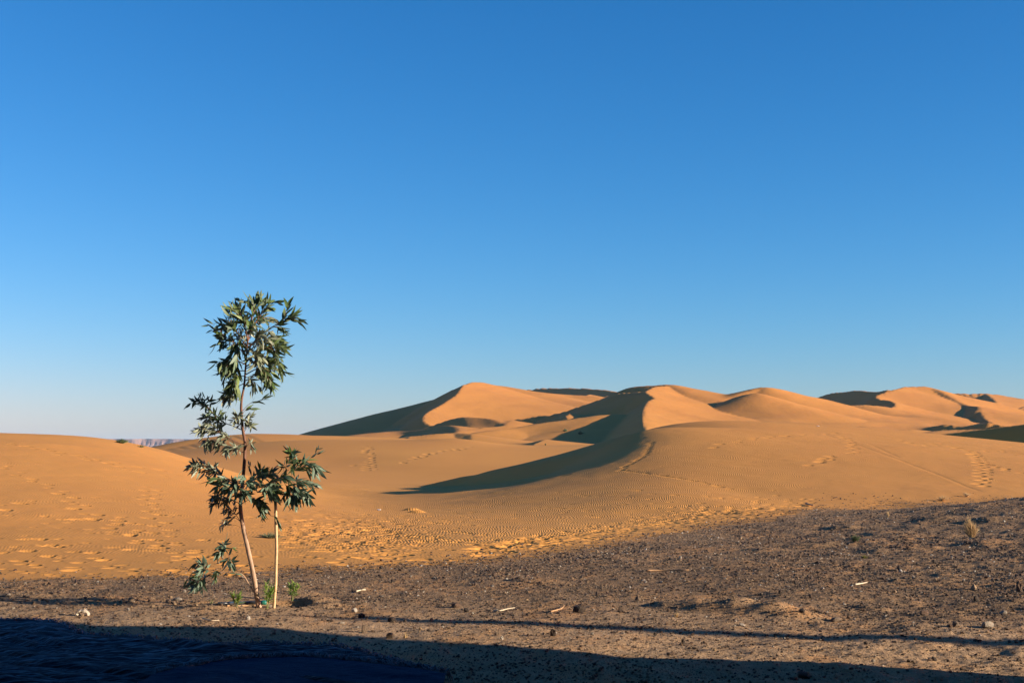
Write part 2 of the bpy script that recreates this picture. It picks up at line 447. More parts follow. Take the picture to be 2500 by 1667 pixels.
near_dunes = [
    # the shaded slip at the right edge
    [crest([(2360, 1082, 150), (2381, 1075, 145), (2440, 1058, 134), (2500, 1041, 124), (2600, 1024, 116), (2800, 1015, 112)],
           lee=0.6, wind=0.12, lee_dir=215, lee_half=60, rnd=0.1, step=0.5, deep=1.8, floor=-2.0)],
]
far_dunes = [
    # hump behind the little tree
    [crest([(380, 1108, 215), (430, 1094, 220), (480, 1082, 225), (530, 1069, 230), (600, 1060, 235), (650, 1059, 240), (720, 1066, 240), (770, 1063, 245), (880, 1066, 250)],
           lee=0.32, wind=0.11, rnd=9, step=2, deep=1.8)],
    # first peak
    [crest([(1209, 940, 760), (1171, 932, 730), (1136, 937, 700), (1113, 963, 655), (1078, 987, 620), (1047, 1005, 585), (1033, 1018, 560), (1034, 1028, 548), (1045, 1036, 538), (1060, 1042, 532)],
           lee=0.62, wind=0.27, lee_dir=205, lee_half=80, rnd=0.5, step=1.6, deep=1.35),
     crest([(1136, 937, 700), (1100, 955, 722), (1048, 984, 748), (1010, 994, 765), (976, 1001, 780), (920, 1018, 800), (865, 1034, 815), (769, 1061, 840), (700, 1075, 850)],
           lee=0.55, wind=0.45, lee_dir=230, lee_half=110, rnd=1.0, step=2.5),
     crest([(1215, 941, 765), (1247, 950, 770), (1290, 955, 790), (1360, 962, 800), (1440, 966, 800)],
           lee=0.26, wind=0.20, lee_dir=185, lee_half=62, rnd=6, step=3, deep=1.4)],
    # second peak
    [crest([(1640, 940, 560), (1600, 943, 540), (1577, 957, 505), (1596, 971, 480), (1581, 981, 455), (1572, 996, 430), (1569, 1015, 395), (1571, 1038, 360), (1585, 1062, 325)],
           lee=0.62, wind=0.25, lee_dir=200, lee_half=80, rnd=0.5, step=1.4, deep=1.3),
     crest([(1577, 957, 505), (1545, 956, 520), (1510, 959, 532), (1469, 973, 545), (1400, 996, 556), (1362, 1007, 560), (1267, 1022, 566)],
           lee=0.5, wind=0.42, lee_dir=235, lee_half=100, rnd=0.6, step=2),
     crest([(1550, 945, 575), (1600, 941, 565), (1636, 938, 560), (1665, 951, 545), (1700, 967, 530)],
           lee=0.45, wind=0.21, lee_dir=188, lee_half=62, rnd=4, step=2, deep=1.35),
     crest([(1700, 967, 530), (1745, 978, 520), (1780, 979, 515), (1815, 966, 510), (1845, 958, 507)],
           lee=0.40, wind=0.33, lee_dir=150, lee_half=50, rnd=3, step=2, deep=1.15)],
    # the lit ridge between the first two peaks, cut by the second one's shadow
    [crest([(1130, 1070, 400), (1160, 1058, 408), (1200, 1049, 415), (1260, 1042, 425), (1330, 1033, 432), (1400, 1023, 438), (1460, 1015, 442), (1510, 1011, 445), (1560, 1010, 445)],
           lee=0.3, wind=0.20, lee_dir=120, lee_half=70, rnd=2, step=1.5, deep=1.4)],
    [crest([(1100, 1024, 520), (1130, 1018, 515), (1170, 1019, 508), (1198, 1023, 500), (1212, 1028, 494), (1225, 1035, 486)], lee=0.5, wind=0.22, lee_dir=205, lee_half=60, rnd=1.5, step=1.2, deep=1.4)],
    [crest([(1250, 1026, 500), (1240, 1033, 488), (1230, 1040, 476), (1180, 1045, 468)], lee=0.5, wind=0.2, lee_dir=190, lee_half=60, rnd=1.5, step=1.2, deep=1.4)],
    [crest([(900, 1064, 520), (960, 1056, 520), (1040, 1047, 500), (1080, 1040, 490), (1110, 1040, 470), (1120, 1052, 440), (1095, 1064, 420)], lee=0.5, wind=0.16, lee_dir=200, lee_half=60, rnd=2.0, step=1.6, deep=1.4)],
    [crest([(1310, 1078, 300), (1330, 1072, 300), (1304, 1084, 285)], lee=0.6, wind=0.12, lee_dir=190, lee_half=60, rnd=.3, step=.8, deep=1.4)],
    [crest([(880, 1060, 640), (905, 1052, 630), (925, 1056, 600), (905, 1066, 560)], lee=0.6, wind=0.2, lee_dir=200, lee_half=60, rnd=.6, step=1.5, deep=1.4)],
    [crest([(1000, 1066, 330), (1060, 1060, 335), (1110, 1057, 340), (1150, 1060, 330)], lee=0.3, wind=0.14, lee_dir=200, lee_half=60, rnd=1.5, step=1.2, deep=1.4)],
    [crest([(1350, 1012, 520), (1375, 1008, 515), (1392, 1010, 505), (1380, 1018, 490)], lee=0.6, wind=0.2, lee_dir=200, lee_half=60, rnd=.5, step=1.2, deep=1.4)],
    # dark topped dune far behind
    [crest([(1262, 962, 1330), (1290, 951, 1290), (1316, 947, 1260), (1400, 947, 1170), (1458, 950, 1110), (1508, 957, 1050), (1540, 968, 1010)],
           lee=0.62, wind=0.25, lee_dir=212, lee_half=95, rnd=1, step=4)],
    [crest([(1440, 962, 850), (1425, 968, 820), (1405, 974, 790), (1385, 984, 770)], lee=0.62, wind=0.22, lee_dir=205, lee_half=70, rnd=.6, step=2.5, deep=1.3),
     crest([(1500, 962, 860), (1470, 970, 830), (1440, 980, 800)], lee=0.62, wind=0.22, lee_dir=205, lee_half=70, rnd=.6, step=2.5, deep=1.3)],
    # third peak
    [crest([(1868, 944, 545), (1905, 950, 548), (1944, 961, 550), (1990, 972, 550), (2040, 984, 545), (2073, 1003, 530), (2100, 1020, 510), (2130, 1033, 490)],
           lee=0.24, wind=0.36, lee_dir=170, lee_half=60, rnd=3, step=2, deep=1.15)],
    [crest([(1700, 978, 680), (1719, 971, 670), (1770, 962, 650), (1810, 955, 630), (1845, 947, 600), (1868, 943, 560)],
           lee=0.6, wind=0.5, lee_dir=212, lee_half=100, rnd=.5, step=2)],
    # fourth and fifth: the tall dune at the right
    [crest([(1990, 972, 1010), (2032, 959, 985), (2070, 955, 960), (2094, 953, 940), (2136, 957, 905), (2166, 952, 880)],
           lee=0.62, wind=0.3, lee_dir=212, lee_half=90, rnd=1, step=3)],
    [crest([(2258, 943, 760), (2212, 943, 740), (2192, 949, 720), (2162, 957, 700), (2140, 965, 682), (2143, 972, 668), (2170, 977, 655), (2184, 984, 640), (2180, 993, 622), (2165, 1004, 605), (2147, 1015, 590), (2125, 1024, 575)],
           lee=0.62, wind=0.35, lee_dir=200, lee_half=80, rnd=.5, step=1.8, deep=1.15),
     crest([(2212, 943, 740), (2258, 943, 745), (2289, 953, 735), (2316, 967, 720), (2342, 983, 700), (2365, 990, 680), (2388, 994, 660), (2385, 1004, 640)],
           lee=0.55, wind=0.40, lee_dir=190, rnd=2, step=2, deep=1.15)],
    [crest([(2388, 994, 660), (2393, 1002, 645), (2400, 1018, 620), (2425, 1034, 590)], lee=0.62, wind=0.24, lee_dir=200, lee_half=75, rnd=.5, step=1.8, deep=1.3)],
    [crest([(2250, 990, 760), (2290, 985, 750), (2330, 992, 720), (2350, 1004, 690)], lee=0.5, wind=0.26, lee_dir=195, lee_half=60, rnd=3, step=2.5, deep=1.3)],
    [crest([(2440, 1000, 800), (2470, 997, 790), (2500, 1001, 770), (2496, 1012, 740)], lee=0.6, wind=0.22, lee_dir=200, lee_half=65, rnd=.6, step=2.5, deep=1.3)],
    [crest([(2150, 1030, 520), (2200, 1028, 520), (2214, 1034, 505), (2200, 1042, 490)], lee=0.6, wind=0.16, lee_dir=200, lee_half=65, rnd=.6, step=2, deep=1.3)],
    [crest([(2072, 990, 600), (2110, 988, 602), (2152, 991, 606)], lee=0.5, wind=0.25, lee_dir=200, lee_half=60, rnd=1, step=1.5, deep=1.3)],
    # far right skyline
    [crest([(2290, 972, 1080), (2314, 963, 1070), (2327, 960, 1060), (2404, 960, 1060), (2442, 964, 1060), (2500, 975, 1040), (2580, 985, 1020)],
           lee=0.6, wind=0.25, lee_dir=200, lee_half=80, rnd=1.5, step=4, deep=1.4),
     crest([(2404, 960, 1060), (2419, 970, 1010), (2428, 981, 970), (2424, 992, 930)], lee=0.62, wind=0.24, lee_dir=200, lee_half=75, rnd=.6, step=3, deep=1.3),
     crest([(2520, 985, 900), (2490, 996, 870), (2480, 1006, 850)], lee=0.62, wind=0.24, lee_dir=200, lee_half=75, rnd=.6, step=3, deep=1.3)],
    # low ridges in front of the right-hand dunes
    [crest([(2310, 1034, 445), (2285, 1040, 465), (2255, 1047, 490)], lee=0.6, wind=0.18, lee_dir=210, lee_half=70, rnd=.6, step=1.5, deep=1.4)],
    [crest([(2412, 1030, 415), (2385, 1034, 440), (2352, 1045, 470)], lee=0.6, wind=0.18, lee_dir=210, lee_half=70, rnd=.6, step=1.5, deep=1.4)],
    [crest([(2520, 1046, 270), (2430, 1047, 275), (2365, 1047, 280), (2310, 1049, 280), (2270, 1055, 272), (2250, 1066, 262)],
           lee=0.5, wind=0.13, lee_dir=200, lee_half=60, rnd=2, step=1.2, deep=1.5)],
    [crest([(2230, 1048, 380), (2190, 1050, 375), (2140, 1046, 385), (2100, 1042, 400)], lee=0.45, wind=0.15, lee_dir=205, lee_half=60, rnd=2, step=1.5, deep=1.5)],
]


def resample(c):
    P = np.array([at(*p) for p in c['pts']], dtype=np.float64)
    # Catmull-Rom through the points
    Q = np.vstack([2 * P[0] - P[1], P, 2 * P[-1] - P[-2]])
    out = []
    for i in range(len(P) - 1):
        a, b, c_, d = Q[i:i + 4]
        L = np.linalg.norm(c_ - b)
        n = max(2, int(L / (c['step'] or 2.0)))
        t = np.linspace(0, 1, n, endpoint=False)[:, None]
        out.append(0.5 * ((2 * b) + (-a + c_) * t + (2 * a - 5 * b + 4 * c_ - d) * t ** 2 + (-a + 3 * b - 3 * c_ + d) * t ** 3))
    out.append(P[-1:])
    return np.vstack(out)


def dune_height(c, x, y, wob):
    S = resample(c).astype(np.float32)
    best = np.full(x.shape, -1e9, np.float32)
    ld = c['dir']
    lx, ly = math.cos(ld), math.sin(ld)
    c0, c1 = math.cos(c['half'] + 0.25), math.cos(max(0.0, c['half'] - 0.25))
    for sx, sy, sz in S:
        dx = x - sx; dy = y - sy
        dist = np.sqrt(dx * dx + dy * dy) + 1e-4
        cosang = (dx * lx + dy * ly) / dist
        w = np.clip((cosang - c0) / (c1 - c0), 0, 1); w = w * w * (3 - 2 * w)
        r = c['rnd']
        dd = np.sqrt(dist * dist + r * r) - r if r > 0 else dist
        H = max(0.3, (sz - c['floor'])) * c['deep']
        wind = H * (1 - np.exp(-c['wind'] * dd * (1 + wob) / H))
        lee = c['lee'] * dd * (1 + 0.3 * wob)
        h = sz - (wind * (1 - w) + lee * w)
        np.maximum(best, h, out=best)
    return best


def land(x, y, flat_shape=True):
    """height and the number of the dune a point lies on"""
    z = base_height(x, y).astype(np.float32)
    ident = np.zeros(x.shape, np.int32)
    xf = x.astype(np.float32); yf = y.astype(np.float32)
    r = np.hypot(xf, yf)
    k = 1
    wob_n = 0.0
    sel = (r > 16) & (r < 330) & (yf > 20) & (np.abs(np.arctan2(xf, yf)) < 0.75)
    idx = np.nonzero(sel.ravel())[0]
    zr = z.ravel(); ir = ident.ravel()
    for group in [None] + near_dunes:
        h = crescent_height(xf.ravel()[idx], yf.ravel()[idx]) if group is None else None
        for c in group or []:
            q = dune_height(c, xf.ravel()[idx], yf.ravel()[idx], 0.10 * fbm(xf.ravel()[idx] / 9, yf.ravel()[idx] / 9, 3, 2))
            h = q if h is None else np.maximum(h, q)
        zz = zr[idx]
        ks = 0.10
        m = np.maximum(h, zz); new = m + ks * np.log(np.exp(np.maximum((h - m) / ks, -40)) + np.exp(np.maximum((zz - m) / ks, -40)))
        lift = new - zz
        zr[idx] = new
        ir[idx] = np.where(h > zz, k, ir[idx]); k += 1
    sel = (r > 150) & (r < 1700) & (yf > 60) & (np.abs(np.arctan2(xf, yf)) < 0.62)
    idx = np.nonzero(sel.ravel())[0]
    X = xf.ravel()[idx]; Yv = yf.ravel()[idx]
    wob = 0.28 * fbm(X / 80, Yv / 80, 11, 2)
    zz = zr[idx].copy() + 1.6 * fbm(X / 55, Yv / 55, 21, 3) * smoothstep(240, 420, Yv)
    fine_relief = (0.45 * fbm(X / 22, Yv / 22, 23, 3) + 0.05 * fbm(X / 6, Yv / 9, 24, 2)) * smoothstep(200, 420, Yv)
    ii = ir[idx].copy()
    for group in far_dunes:
        pts = np.vstack([resample(c) for c in group])
        zmax = pts[:, 2].max() + 2
        reach = zmax * 9 + 20
        near = (X > pts[:, 0].min() - reach) & (X < pts[:, 0].max() + reach) & (Yv > pts[:, 1].min() - reach) & (Yv < pts[:, 1].max() + reach)
        j = np.nonzero(near)[0]
        h = None
        for c in group:
            q = dune_height(c, X[j], Yv[j], wob[j])
            h = q if h is None else np.maximum(h, q)
        a = zz[j]
        ks = 0.45
        m = np.maximum(h, a)
        new = m + ks * np.log(np.exp(np.maximum((h - m) / ks, -40)) + np.exp(np.maximum((a - m) / ks, -40)))
        zz[j] = new
        ii[j] = np.where(h > a, k, ii[j]); k += 1
    zr[idx] = zz + fine_relief; ir[idx] = ii
    return z, ident


# polar sheet, fine where the camera looks
fine = np.linspace(-math.radians(22.4), math.radians(22.4), 900)
coarse_r = np.radians(np.concatenate([np.linspace(22.9, 30, 15), np.linspace(32, 180, 50)]))
AZ = np.concatenate([-coarse_r[::-1], fine, coarse_r[:-1]])          # the last column closes on the first
rr = [0.0 + 0.5]
while rr[-1] < 20000:
    r = rr[-1]
    if r < 8.6: d = 0.25
    elif r < 20: d = 0.032
    elif r < 60: d = 0.05 + (r - 20) * 0.0021
    elif r < 110: d = 0.14 + (r - 60) * 0.009
    elif r < 260: d = 0.6 + (r - 110) * 0.009
    elif r < 1150: d = 2.2 + (r - 260) * 0.0052
    else: d = 7 + (r - 1150) * 0.12
    rr.append(r + d)
RR = np.array(rr)
NA, NR = len(AZ), len(RR)
AZg, RRg = np.meshgrid(AZ, RR)                   # (NR, NA)
X0 = RRg * np.sin(AZg); Y0 = RRg * np.cos(AZg)
Z0, ID = land(X0, Y0)
Z0 = Z0.astype(np.float64)


def bilinear(grid, x, y):
    az = np.arctan2(x, y); r = np.hypot(x, y)
    i = np.clip(np.searchsorted(RR, r) - 1, 0, NR - 2); j = np.clip(np.searchsorted(AZ, az) - 1, 0, NA - 2)
    fr = np.clip((r - RR[i]) / (RR[i + 1] - RR[i]), 0, 1); fa = np.clip((az - AZ[j]) / (AZ[j + 1] - AZ[j]), 0, 1)
    return (grid[i, j] * (1 - fa) + grid[i, j + 1] * fa) * (1 - fr) + (grid[i + 1, j] * (1 - fa) + grid[i + 1, j + 1] * fa) * fr


_march = np.exp(np.linspace(math.log(6.0), math.log(900.0), 4200))


def hit(px, py):
    """where the sight line through a pixel of the photograph meets the land"""
    x, y, z = ray(px, py)
    t = _march / y
    g = bilinear(Z0, x * t, _march)
    below = np.nonzero(EYE + z * t < g)[0]
    if len(below) == 0: return None
    k = below[0]
    if k == 0: k = 1
    a = EYE + z * t[k - 1] - g[k - 1]; b = EYE + z * t[k] - g[k]
    f = a / (a - b + 1e-12)
    Y = _march[k - 1] + (_march[k] - _march[k - 1]) * f
    return x * Y / y, Y


def ground_z(x, y):
    return float(bilinear(Z0, np.array([x]), np.array([y]))[0])


def upto(pts, v):
    return np.interp(v, [p[0] for p in pts], [p[1] for p in pts])


# --- how gravelly each spot is: border given as depth of the gravel's far edge for each pixel column
PXg, Yg, _ = pxy(X0, Y0)
bord = []
for px, py in [(-600, 1412), (0, 1410), (300, 1408), (640, 1398), (850, 1385), (1000, 1372), (1200, 1352), (1350, 1334), (1550, 1306), (1750, 1276), (1880, 1258)]:
    h_ = hit(px, py)
    bord.append((px, h_[1]))
bord += [(2000, 36.0), (2250, 37.5), (2500, 38.5), (3100, 40)]
edge_Y = upto(bord, PXg)
rel = np.log(np.maximum(Yg, 1) / edge_Y)
GR = 1 - smoothstep(-0.20 + 0.13 * (1 - smoothstep(500, 1100, PXg)), 0.10 - 0.02 * (1 - smoothstep(500, 1100, PXg)), rel + 0.05 * fbm(X0 / 1.3, Y0 / 1.3, 5, 3))
TAN = (1 - smoothstep(-0.40, -0.08, np.log(np.maximum(Yg, 1) / 17.5) + 0.10 * fbm(X0 / 1.5, Y0 / 1.5, 9, 3) + 0.10 * smoothstep(1300, 2500, PXg)))
RED = smoothstep(180, 600, Yg)
# ripples: strong on the open sand between the gravel and the crescent dune, weaker on the flanks
RIP = smoothstep(-0.04, 0.08, rel) * (1 - smoothstep(70, 120, Yg))
RIP *= 0.28 + 0.72 * smoothstep(760, 1000, PXg)
RIP *= 1 - 0.4 * smoothstep(1700, 2100, PXg)
trample = smoothstep(0.15, 0.5, fbm(X0 / 4.0, Y0 / 5.0, 31, 3)) * (1 - smoothstep(950, 1150, PXg)) * smoothstep(550, 700, PXg)
band = np.exp(-((rel - 0.06) / 0.07) ** 2)
RIP *= 1 - 0.85 * np.maximum(trample, band)

# --- small relief
amp = GR * (1 - smoothstep(60, 110, RRg))
Z1 = Z0.copy()
inr = (RRg < 110)
xs, ys = X0[inr], Y0[inr]
lump = fbm(xs / 1.6, ys / 1.9, 40, 4, 0.55)
small = fbm(xs / 0.22, ys / 0.26, 50, 3, 0.6)
rightside = smoothstep(1500, 2300, PXg[inr])
Z1[inr] += amp[inr] * (lump * (0.035 + 0.045 * rightside) + small * (0.010 + 0.010 * rightside))
Z1[inr] += (1 - amp[inr]) * (1 - smoothstep(60, 110, RRg[inr])) * (0.03 * fbm(xs / 3.0, ys / 3.0, 60, 2) + 0.006 * fbm(xs / 0.5, ys / 0.5, 61, 2))


def bumpat(px, py, w, dpt, h, ang=0.0, rim=0.0):
    """raise (h > 0) or dig (h < 0) an oval of half-widths w (across), dpt (in depth) metres"""
    q = hit(px, py)
    if q is None: return
    x, y = q
    dent(x, y, w, dpt, h, ang, rim)


def dent(x, y, w, dpt, h, ang=0.0, rim=0.0):
    R = max(w, dpt) * 3.0
    r = math.hypot(x, y); az = math.atan2(x, y)
    i0, i1 = np.searchsorted(RR, [r - R, r + R]); j0, j1 = np.searchsorted(AZ, [az - R / r, az + R / r])
    if i1 <= i0 or j1 <= j0: return
    xx = X0[i0:i1, j0:j1] - x; yy = Y0[i0:i1, j0:j1] - y
    if h < 0 and w < 0.5: xx = np.where(xx < 0, xx * 0.45, xx * 1.25)      # wind has flattened the sunward wall of each print
    ca, sa = math.cos(ang), math.sin(ang)
    u = (xx * ca + yy * sa) / w; v = (-xx * sa + yy * ca) / dpt
    q = u * u + v * v
    Z1[i0:i1, j0:j1] += h * np.exp(-q * q) - rim * h * np.exp(-((np.sqrt(q) - 1.45) / 0.35) ** 2)


def track(pts, step_px, size=0.11, depth=0.045, side=0.13):
    """a line of footprints through pixels of the photograph"""
    P = [hit(*p) for p in pts]
    P = [p for p in P if p is not None]
    W = np.array(P)
    k = 0
    for a, b in zip(W[:-1], W[1:]):
        L = np.linalg.norm(b - a)
        n = max(1, int(L / step_px))
        d = (b - a) / L
        nrm = np.array([-d[1], d[0]])
        for i in range(n):
            c_ = a + d * (i + random.uniform(-.15, .15)) * L / n + nrm * side * (1 if k % 2 else -1) * random.uniform(.5, 1.3)
            k += 1
            s = size * 0.58 * random.uniform(.75, 1.25)
            dent(c_[0], c_[1], s, s * 1.45, -depth * 0.75 * random.uniform(.6, 1.3), math.atan2(d[1], d[0]) - math.pi / 2, rim=0.1)


# planting hole beside the cane, thrown up soil round it, berm at the left
bumpat(722, 1472, 0.17, 0.26, -0.085)
bumpat(775, 1463, 0.17, 0.22, 0.045)
bumpat(735, 1448, 0.22, 0.14, 0.03)
bumpat(800, 1474, 0.16, 0.15, 0.035)
bumpat(585, 1474, 0.32, 0.25, -0.055)
bumpat(520, 1487, 0.30, 0.2, 0.035)
bumpat(440, 1476, 0.25, 0.2, 0.03)
for px, py, h in [(10, 1452, .022), (75, 1456, .028), (140, 1459, .02), (215, 1467, .03), (280, 1470, .018), (345, 1474, .02)]:
    bumpat(px, py, 0.3, 0.30, h)
for px, py, w, h in [(1660, 1478, .28, .06), (1760, 1484, .34, .075), (1850, 1490, .34, .075), (1930, 1497, .3, .06), (2130, 1478, .2, .04), (1310, 1420, .3, .04), (2400, 1330, .4, .05),
                     (2250, 1340, .3, .05), (2290, 1270, .35, .07), (2420, 1272, .4, .08), (2060, 1290, .35, .07), (1990, 1330, .4, .06), (1880, 1345, .35, .05), (2150, 1345, .4, .05), (850, 1497, .25, -.03), (1080, 1500, .3, -.02)]:
    bumpat(px, py, w, w * 0.8, h)

# footprints
track([(0, 1130), (60, 1160), (150, 1200), (210, 1245), (300, 1290), (380, 1330)], 0.62)
track([(0, 1080), (120, 1100), (240, 1125), (350, 1155), (480, 1180)], 0.5)
track([(40, 1098), (200, 1118), (300, 1140), (420, 1165), (520, 1190)], 0.55)
track([(60, 1090), (160, 1105), (290, 1132), (400, 1150), (500, 1175)], 0.6)
track([(375, 1190), (372, 1230), (385, 1258), (400, 1285), (410, 1320)], 0.6)
track([(0, 1215), (40, 1232), (48, 1262)], 0.7, 0.14, 0.06)
track([(230, 1268), (285, 1272), (330, 1295), (360, 1318), (380, 1350)], 0.6, 0.13, 0.055)
track([(130, 1320), (90, 1360), (20, 1385)], 0.6)
track([(250, 1350), (200, 1375), (100, 1395)], 0.6)
track([(900, 1090), (905, 1115), (910, 1150)], 1.4, 0.34, 0.10, 0.3)
track([(980, 1130), (1050, 1108), (1130, 1095), (1165, 1090)], 1.0, 0.30, 0.09, 0.25)
track([(790, 1140), (900, 1132), (980, 1130)], 1.5, 0.26, 0.07, 0.25)
track([(1740, 1092), (1800, 1080), (1870, 1068), (1960, 1062), (2060, 1056)], 0.8, 0.16, 0.05)
track([(2060, 1065), (2085, 1090), (2090, 1112)], 0.9, 0.17, 0.06)
track([(2190, 1070), (2260, 1092), (2300, 1080)], 0.9, 0.18, 0.07)
track([(2330, 1090), (2380, 1105), (2400, 1130), (2410, 1160), (2400, 1190)], 0.6, 0.17, 0.07)
track([(2400, 1130), (2440, 1140), (2500, 1158)], 0.6, 0.17, 0.07)
track([(2380, 1105), (2440, 1098), (2500, 1110)], 0.9, 0.16, 0.06)
track([(2000, 1125), (2040, 1115), (1990, 1135), (2040, 1110)], 1.0, 0.16, 0.05)
for ln in (((2020, 1062), (2150, 1105), (2270, 1150), (2400, 1200)), ((2100, 1075), (2200, 1118))):
    P = [hit(*p) for p in ln]
    P = [p for p in P if p]
    for a, b in zip(P[:-1], P[1:]):
        n = int(math.dist(a, b) / 0.25)
        for i in range(n):
            f = i / n
            dent(a[0] + (b[0] - a[0]) * f, a[1] + (b[1] - a[1]) * f, 0.06, 0.3, -0.004)
track([(1055, 1196), (1130, 1188), (1210, 1180), (1290, 1172), (1370, 1163)], 0.35, 0.2, 0.06, 0.3)
track([(1010, 1200), (1100, 1194), (1180, 1186), (1260, 1180)], 0.4, 0.18, 0.06, 0.4)
# a sledge or tyre line wandering over the crescent dune
track([(1530, 1138), (1520, 1146), (1600, 1158), (1700, 1175), (1800, 1195)], 0.4, 0.14, 0.04, 0.03)
track([(1595, 1080), (1580, 1110), (1550, 1128), (1522, 1140)], 0.4, 0.16, 0.04, 0.03)
nd = 0
while nd < 2600:
    u = random.random()
    if u < 0.42:      # trampled sand behind the cane
        px, py = random.gauss(880, 130), random.gauss(1290, 38)
        if not (690 < px < 1300 and 1215 < py < 1385): continue
    elif u < 0.80:     # churned strip along the gravel's edge
        px = random.uniform(1150, 1990)
        py = np.interp(px, [1150, 1350, 1550, 1750, 1990], [1350, 1322, 1292, 1262, 1238]) + random.gauss(-6, 9)
    elif u < 0.86:
        px, py = random.uniform(0, 640), 1405 - 190 * random.random() ** 1.5
    else:
        px, py = random.uniform(690, 1900), random.uniform(1195, 1330)
    q = hit(px, py)
    if q is None or q[1] > 70: continue
    nd += 1
    s = random.uniform(0.03, 0.062)
    dent(q[0], q[1], s, s * random.uniform(1.0, 1.9), -s * random.uniform(0.25, 0.65), random.uniform(-.8, .8), rim=0.12)
for px, py in [(1005, 1320 - 75), (1018, 1250)]:
    bumpat(px, py, 0.22, 0.2, 0.07)

Z0 = Z1
# normals from the whole sheet, so that the pieces it is cut into meet without a seam
P3 = np.stack([X0, Y0, Z0], -1)
da = np.empty_like(P3); dr = np.empty_like(P3)
da[:, 1:-1] = P3[:, 2:] - P3[:, :-2]; da[:, 0] = P3[:, 1] - P3[:, -1]; da[:, -1] = P3[:, 0] - P3[:, -2]
dr[1:-1] = P3[2:] - P3[:-2]; dr[0] = P3[1] - P3[0]; dr[-1] = P3[-1] - P3[-2]
NRM = np.cross(da, dr)
NRM /= np.linalg.norm(NRM, axis=-1, keepdims=True) + 1e-20
NRM[NRM[..., 2] < 0] *= -1

vid = np.arange(NR * NA).reshape(NR, NA)
j2 = np.roll(np.arange(NA), -1)
quads = np.stack([vid[:-1], vid[:-1][:, j2], vid[1:][:, j2], vid[1:]], -1).reshape(-1, 4)
# piece of land each quad belongs to
lab = ID.copy()
lab[(lab == 0) & (GR > 0.5)] = 100                                   # gravel plain
lab[(lab == 0) & (PXg < 620) & (Yg > 16) & (Yg < 90) & (Z0 > 0.25)] = 101       # left dune
lab[(lab == 0) & (Yg > 96) & (Yg < 230) & (PXg > 380) & (PXg < 1900)] = 102   # low dune behind
ql = lab[:-1].reshape(-1)
flat = P3.reshape(-1, 3); fn = NRM.reshape(-1, 3)
attrs = {'gravel': GR, 'tan': TAN, 'ripple': RIP, 'red': RED}
names = {0: 'sand_flat', 100: 'gravel_plain', 101: 'sand_dune', 102: 'sand_dune'}
for L in sorted(set(ql.tolist())):
    fq = quads[ql == L]
    if len(fq) < 4: continue
    used, inv = np.unique(fq, return_inverse=True)
    me = bpy.data.meshes.new(names.get(L, 'sand_dune'))
    me.vertices.add(len(used)); me.vertices.foreach_set('co', flat[used].astype(np.float32).ravel())
    me.loops.add(fq.size); me.loops.foreach_set('vertex_index', inv.ravel().astype(np.int32))
    me.polygons.add(len(fq)); me.polygons.foreach_set('loop_start', np.arange(0, fq.size, 4, dtype=np.int32))
    me.polygons.foreach_set('loop_total', np.full(len(fq), 4, np.int32))
    me.polygons.foreach_set('use_smooth', np.ones(len(fq), bool))
    me.update(calc_edges=True)
    for an, ag in attrs.items():
        a = me.attributes.new(an, 'FLOAT', 'POINT')
        a.data.foreach_set('value', ag.ravel()[used].astype(np.float32))
    me.materials.append(SAND)
    me.normals_split_custom_set_from_vertices(fn[used].astype(np.float32))
    o = bpy.data.objects.new(names.get(L, 'sand_dune'), me)
    C.objects.link(o)
    o['kind'] = 'structure'
# the patch of ground under the tripod
a0 = P3[0]
mesh_obj('ground', list(map(tuple, a0)) + [(0, 0, 0)], [(i, (i + 1) % NA, NA) for i in range(NA)], SAND)['kind'] = 'structure'

# ------------------------------------------------------------------ table mountain on the horizon
def mesa():
    t = NT('plateau_rock')
    p = t.pos()
    mp = t.node('ShaderNodeMapping'); mp.inputs['Scale'].default_value = (0.02, 0.003, 0.05)
    t.link(p, mp.inputs['Vector'])
    n = t.noise(mp.outputs[0], 1.0, 6, 0.65)
    t.link(t.ramp(n, [(0.35, (0.17, 0.10, 0.085)), (0.65, (0.36, 0.22, 0.17))]), t.b.inputs['Base Color'])
    t.b.inputs['Roughness'].default_value = 0.95
    Y = 9000.0
    k = Y / F
    cols = 420
    V = []; Fc = []
    rows = [(1.0, 1600, 0), (1.0, 25, 0), (0.82, 6, .1), (0.62, -2, .25), (0.42, -60, 1.0), (0.2, -170, 1.4), (0.0, -330, .6)]
    px0, px1 = -500, 760
    xs = np.linspace(px0, px1, cols)
    n1 = fbm(xs / 9, xs * 0 + 3, 70, 4); n2 = fbm(xs / 60, xs * 0 + 9, 80, 3)
    for hgt, off, nz in rows:
        for i, px in enumerate(xs):
            top = zat(px, 1071.5 - 1.5 * n2[i] + 2.0 * max(0, (px - 430) / 150.0) ** 1.3, Y)
            z = -46 + (top + 46) * hgt
            V.append(((px - 1250) * k, Y + off + nz * 90 * n1[i] + n2[i] * 60, z))
    R = len(rows)
    for r in range(R - 1):
        for i in range(cols - 1):
            Fc.append((r * cols + i, r * cols + i + 1, (r + 1) * cols + i + 1, (r + 1) * cols + i))
    o = mesh_obj('plateau', V, Fc, t.m, smooth=False)
    tag(o, kind='structure')


mesa()

